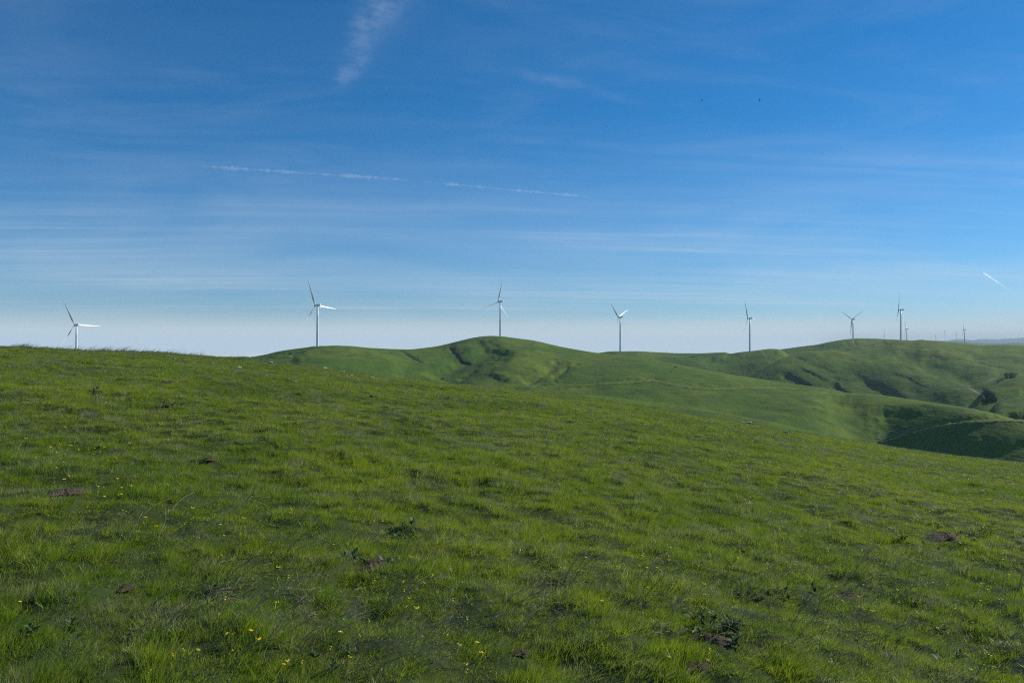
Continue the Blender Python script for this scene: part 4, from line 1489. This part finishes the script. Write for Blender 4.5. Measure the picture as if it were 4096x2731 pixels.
WEEDS = [('leafy weed on the broad middle soil mound', (1505, 2268), (95, 12), 13, 1.0),
         ('dark leafy weed beyond the broad middle mound', (1610, 2150), (70, 22), 7, 1.0),
         ('leafy weed around the right soil mound', (3790, 2145), (120, 34), 16, 1.15),
         ('leafy weed beside the large bottom soil mound', (2900, 2590), (130, 60), 13, 1.1),
         ('broad leafy weed at the bottom middle edge', (1350, 2660), (60, 35), 6, 1.0),
         ('dark leafy weed among twigs at lower right', (3100, 2395), (220, 22), 9, 0.9),
         ('leafy weed at the upper left soil mound', (385, 1584), (40, 8), 6, 1.5),
         ('leafy weed by the left slope soil scar', (690, 1632), (30, 6), 4, 1.5),
         ('leafy weed in the lower left grass', (260, 2540), (110, 50), 6, 1.0),
         ('leafy weed in the lower right corner', (3800, 2560), (160, 90), 6, 1.0)]
for lab, (cx, cy), (sx, sy), n, s in WEEDS:
    for i in range(n):
        weed(cx + rnd.gauss(0, sx * 0.6), min(2725, cy + rnd.gauss(0, sy * 0.6)), s * rnd.uniform(0.7, 1.3), lab)

# ------------------------------------------------------------------ yellow mustard flowers
def flower_parts(seed, h):
    rr = random.Random(seed)
    lean = h * rr.uniform(0.2, 0.6)
    st = MB()
    P = [(0, 0, -0.02), (lean * 0.2, 0, h * 0.5), (lean * 0.6, 0.0, h * 0.85), (lean, 0, h)]
    st.tube(P, [0.0022, 0.002, 0.0016, 0.0012], 4)
    for k in range(3):
        c = Vector(P[1]) + Vector((0, 0, rr.uniform(-0.4, 0.3) * h))
        a = rr.uniform(0, 6.28)
        d = Vector((math.cos(a), math.sin(a), 0.5)) * 0.03
        n = Vector((-math.sin(a), math.cos(a), 0)) * 0.006
        st.add([c, c + d * 0.5 + n, c + d, c + d * 0.5 - n], [(0, 1, 2, 3)], 0)
    hd = MB()
    top = Vector(P[-1])
    for fl in range(4):
        c = top + Vector((rr.gauss(0, 0.008), rr.gauss(0, 0.008), rr.uniform(-0.008, 0.008)))
        tilt = Vector((rr.gauss(0.2, 0.4), rr.gauss(-0.3, 0.4), 1)).normalized()
        u = tilt.cross(Vector((0, 1, 0.1))).normalized()
        w = tilt.cross(u)
        for k in range(4):
            a = math.pi / 2 * k + rr.uniform(-0.15, 0.15)
            d = u * math.cos(a) + w * math.sin(a)
            n = u * -math.sin(a) + w * math.cos(a)
            L = 0.0085
            hd.add([c, c + d * L * 0.6 + n * L * 0.42 + tilt * 0.001, c + d * L + tilt * 0.002, c + d * L * 0.6 - n * L * 0.42 + tilt * 0.001], [(0, 1, 2, 3)], 0)
        hd.add([c + tilt * 0.003 + u * 0.0015, c + tilt * 0.003 + w * 0.0015, c + tilt * 0.003 - u * 0.0015, c - w * 0.0015 + tilt * 0.003], [(0, 1, 2, 3)], 0)
    return st.mesh('stem', M_STEM), hd.mesh('flower_head', M_PETAL)


FP = [flower_parts(i, 0.13 + 0.03 * i) for i in range(5)]


def flower(px, py, label):
    k = rnd.randrange(5)
    # the head is what shows at the pixel: stand the stem a little nearer and below
    x, y, z, r = hit(px, min(2760, py + 0.10 * F / max(3.0, hit(px, py)[3])))
    sc_ = rnd.uniform(0.42, 0.72) * (1.0 if r < 9 else 1.1)
    root = thing('mustard_flower', None, label, 'flower', 'yellow mustard flowers in the grass', (x, y, z), rnd.gauss(0, 0.6), sc_)
    root.empty_display_size = 0.03
    zoned(root, px, py, label.replace('flower', 'flowers', 1))
    link('stem', FP[k][0], root)
    link('flower_head', FP[k][1], root)


ZONES = [('yellow mustard flower in the bottom middle foreground', [(1125, 2725), (1102, 2645), (1372, 2661), (1310, 2594), (1304, 2610), (1427, 2552), (1460, 2518), (1215, 2480), (1578, 2392), (1602, 2384), (1617, 2422), (1475, 2350), (1593, 2510), (1635, 2526), (1673, 2338), (1700, 2370), (1655, 2386), (1795, 2422), (1818, 2440), (1866, 2432), (1853, 2483), (1810, 2618), (1855, 2610), (1888, 2652), (1754, 2605), (1846, 2705), (1848, 2655)]),
         ('yellow mustard flower left of centre in foreground', [(1085, 2315), (1138, 2316), (1200, 2248), (1076, 2448), (1192, 2360), (1305, 2195), (1375, 2200), (1410, 2145), (1490, 2170), (1128, 2060), (1150, 2058), (1153, 2072), (1480, 2060), (1510, 2065), (1560, 2255), (1585, 2262), (1620, 2290)]),
         ('yellow mustard flower in the lower left corner', [(45, 2412), (848, 2530), (880, 2460), (922, 2555), (962, 2552), (862, 2617), (905, 2633), (1005, 2602), (675, 2627), (714, 2630), (582, 2680), (725, 2660), (1190, 2648)]),
         ('yellow mustard flower right of centre in foreground', [(2293, 2313), (2310, 2392), (2374, 2436), (2348, 2542), (2347, 2660), (2310, 2270), (2388, 2272), (2530, 2240), (2640, 2237), (2655, 2284), (2650, 2318), (2535, 2305), (2587, 2313), (2688, 2332), (2625, 2336), (2567, 2366), (2662, 2373), (2792, 2395), (2800, 2422), (2668, 2202), (2560, 2295), (2480, 2280), (2430, 2287), (2345, 2318), (2278, 2350)]),
         ('yellow mustard flower by the large dark mound', [(2774, 2600), (2733, 2632), (2801, 2660), (2820, 2650), (2610, 2681), (2800, 2716), (2790, 2480)])]
for lab, pts in ZONES:
    for px, py in pts:
        flower(px, py, lab)
for lab, n, (x0, x1), (y0, y1) in [('tiny yellow flower in the far left patch', 46, (60, 520), (1690, 1960)),
                                   ('yellow flower near the left brown soil patch', 16, (330, 660), (1970, 2080)),
                                   ('small yellow flower on the middle left slope', 14, (560, 960), (2060, 2200)),
                                   ('yellow flower in the patch right of centre', 40, (2900, 3300), (2100, 2340)),
                                   ('yellow flower around the weedy right soil mound', 60, (3280, 4090), (2070, 2260)),
                                   ('yellow flower among dry twigs at lower right', 44, (3250, 4090), (2260, 2470)),
                                   ('yellow flower in the lower right corner', 14, (3200, 4000), (2470, 2720))]:
    for i in range(n):
        flower(rnd.uniform(x0, x1), rnd.uniform(y0, y1), lab)

# ------------------------------------------------------------------ dry stalks and dark twiggy skeletons of last year's weeds
def stalk_mesh(seed):
    rr = random.Random(seed)
    b = MB()
    for s in range(rr.randint(1, 3)):
        L = rr.uniform(0.25, 0.55)
        y0 = rr.gauss(0, 0.03)
        x0 = rr.gauss(0, 0.03)
        P = []
        bend = rr.uniform(0.5, 1.4)
        wob = rr.uniform(-0.2, 0.2)
        ang = 1.35
        p = Vector((x0, y0, -0.02))
        for i in range(9):
            P.append(p.copy())
            ang -= bend * 0.22
            p += Vector((math.cos(ang), wob, math.sin(ang))) * L / 8
            p.z += rr.gauss(0, 0.004)
        b.tube(P, [0.0024 - 0.00018 * i for i in range(9)], 5)
        for j in range(rr.randint(2, 5)):
            c = P[rr.randint(3, 7)]
            d = Vector((rr.uniform(0.3, 1), rr.gauss(0, 0.5), rr.uniform(0.0, 0.9))).normalized() * rr.uniform(0.05, 0.13)
            b.tube([c, c + d * 0.5 + Vector((0, 0, 0.006)), c + d], [0.0016, 0.0012, 0.0007], 4)
    return b.mesh('dry_stalk', M_STALK, True)


def twig_mesh(seed):
    rr = random.Random(seed)
    b = MB()

    def grow(p, d, L, r, lev):
        P = [p]
        q = p.copy()
        dd = d.copy()
        for i in range(4):
            dd = (dd + Vector((rr.gauss(0.08, 0.17), rr.gauss(0, 0.17), rr.gauss(-0.04, 0.12)))).normalized()
            q = q + dd * L / 4
            P.append(q.copy())
        b.tube(P, [r, r * 0.85, r * 0.7, r * 0.55, r * 0.35], 4)
        if lev > 0:
            for j in range(rr.randint(3, 5)):
                c = P[rr.randint(1, 4)]
                nd = (dd + Vector((rr.gauss(0.2, 0.5), rr.gauss(0, 0.5), rr.gauss(0.1, 0.35)))).normalized()
                grow(c, nd, L * rr.uniform(0.4, 0.65), r * 0.6, lev - 1)
    grow(Vector((0, 0, -0.02)), Vector((0.55, rr.gauss(0, 0.2), 0.8)).normalized(), rr.uniform(0.20, 0.34), 0.0014, 2)
    return b.mesh('dry_twig_plant', M_TWIG, True)


STK = [stalk_mesh(i) for i in range(7)]
TWG = [twig_mesh(i) for i in range(6)]
for m_ in TWG[3:]:
    m_.materials[0] = M_PALETWIG
for lab, n, (x0, x1), (y0, y1) in [('tan dry stalk in the bottom middle foreground', 16, (1050, 2100), (2440, 2725)),
                                   ('tan dry stalk in the lower left foreground', 10, (500, 1050), (2380, 2725)),
                                   ('tan dry stalk right of centre in foreground', 16, (2200, 3150), (2260, 2720)),
                                   ('pale dry stalk in the lower right foreground', 18, (3150, 4080), (2250, 2725)),
                                   ('tan dry stalk in the middle left grass', 8, (400, 1300), (2020, 2250))]:
    for i in range(n):
        qx, qy = rnd.uniform(x0, x1), rnd.uniform(y0, y1)
        x, y, z, r = hit(qx, qy)
        o = thing('dry_stalk', STK[rnd.randrange(7)], lab, 'dry stalk', 'dry bent stalks in the grass', (x, y, z), rnd.gauss(0.1, 0.45), rnd.uniform(0.7, 1.15))
        zoned(o, qx, qy, lab.replace('stalk', 'stalks'))
for lab, n, (x0, x1), (y0, y1) in [('dark dead weed in the lower right thicket', 44, (3050, 4090), (2180, 2700)),
                                   ('pale dead weed in the lower right foreground', 30, (3050, 4090), (2180, 2710)),
                                   ('pale dead weed in the bottom middle foreground', 26, (1300, 3050), (2300, 2710)),
                                   ('pale dead weed in the lower left foreground', 22, (60, 1300), (2100, 2710)),
                                   ('dark dead weed right of centre in foreground', 20, (2250, 3050), (2240, 2700)),
                                   ('dark dead weed in the bottom middle foreground', 14, (1500, 2250), (2330, 2720)),
                                   ('dark dead weed in the lower left foreground', 12, (60, 1200), (2150, 2720))]:
    for i in range(n):
        qx, qy = rnd.uniform(x0, x1), rnd.uniform(y0, y1)
        x, y, z, r = hit(qx, qy)
        o = thing('dry_twig_plant', TWG[rnd.randrange(3) if lab.startswith('dark') else 3 + rnd.randrange(3)], lab, 'dead weed', 'dark dead weeds in the grass', (x, y, z), rnd.gauss(0.0, 0.5), rnd.uniform(0.7, 1.2))
        zoned(o, qx, qy, lab.replace('dead weed', 'dead weeds'))
name_zones()
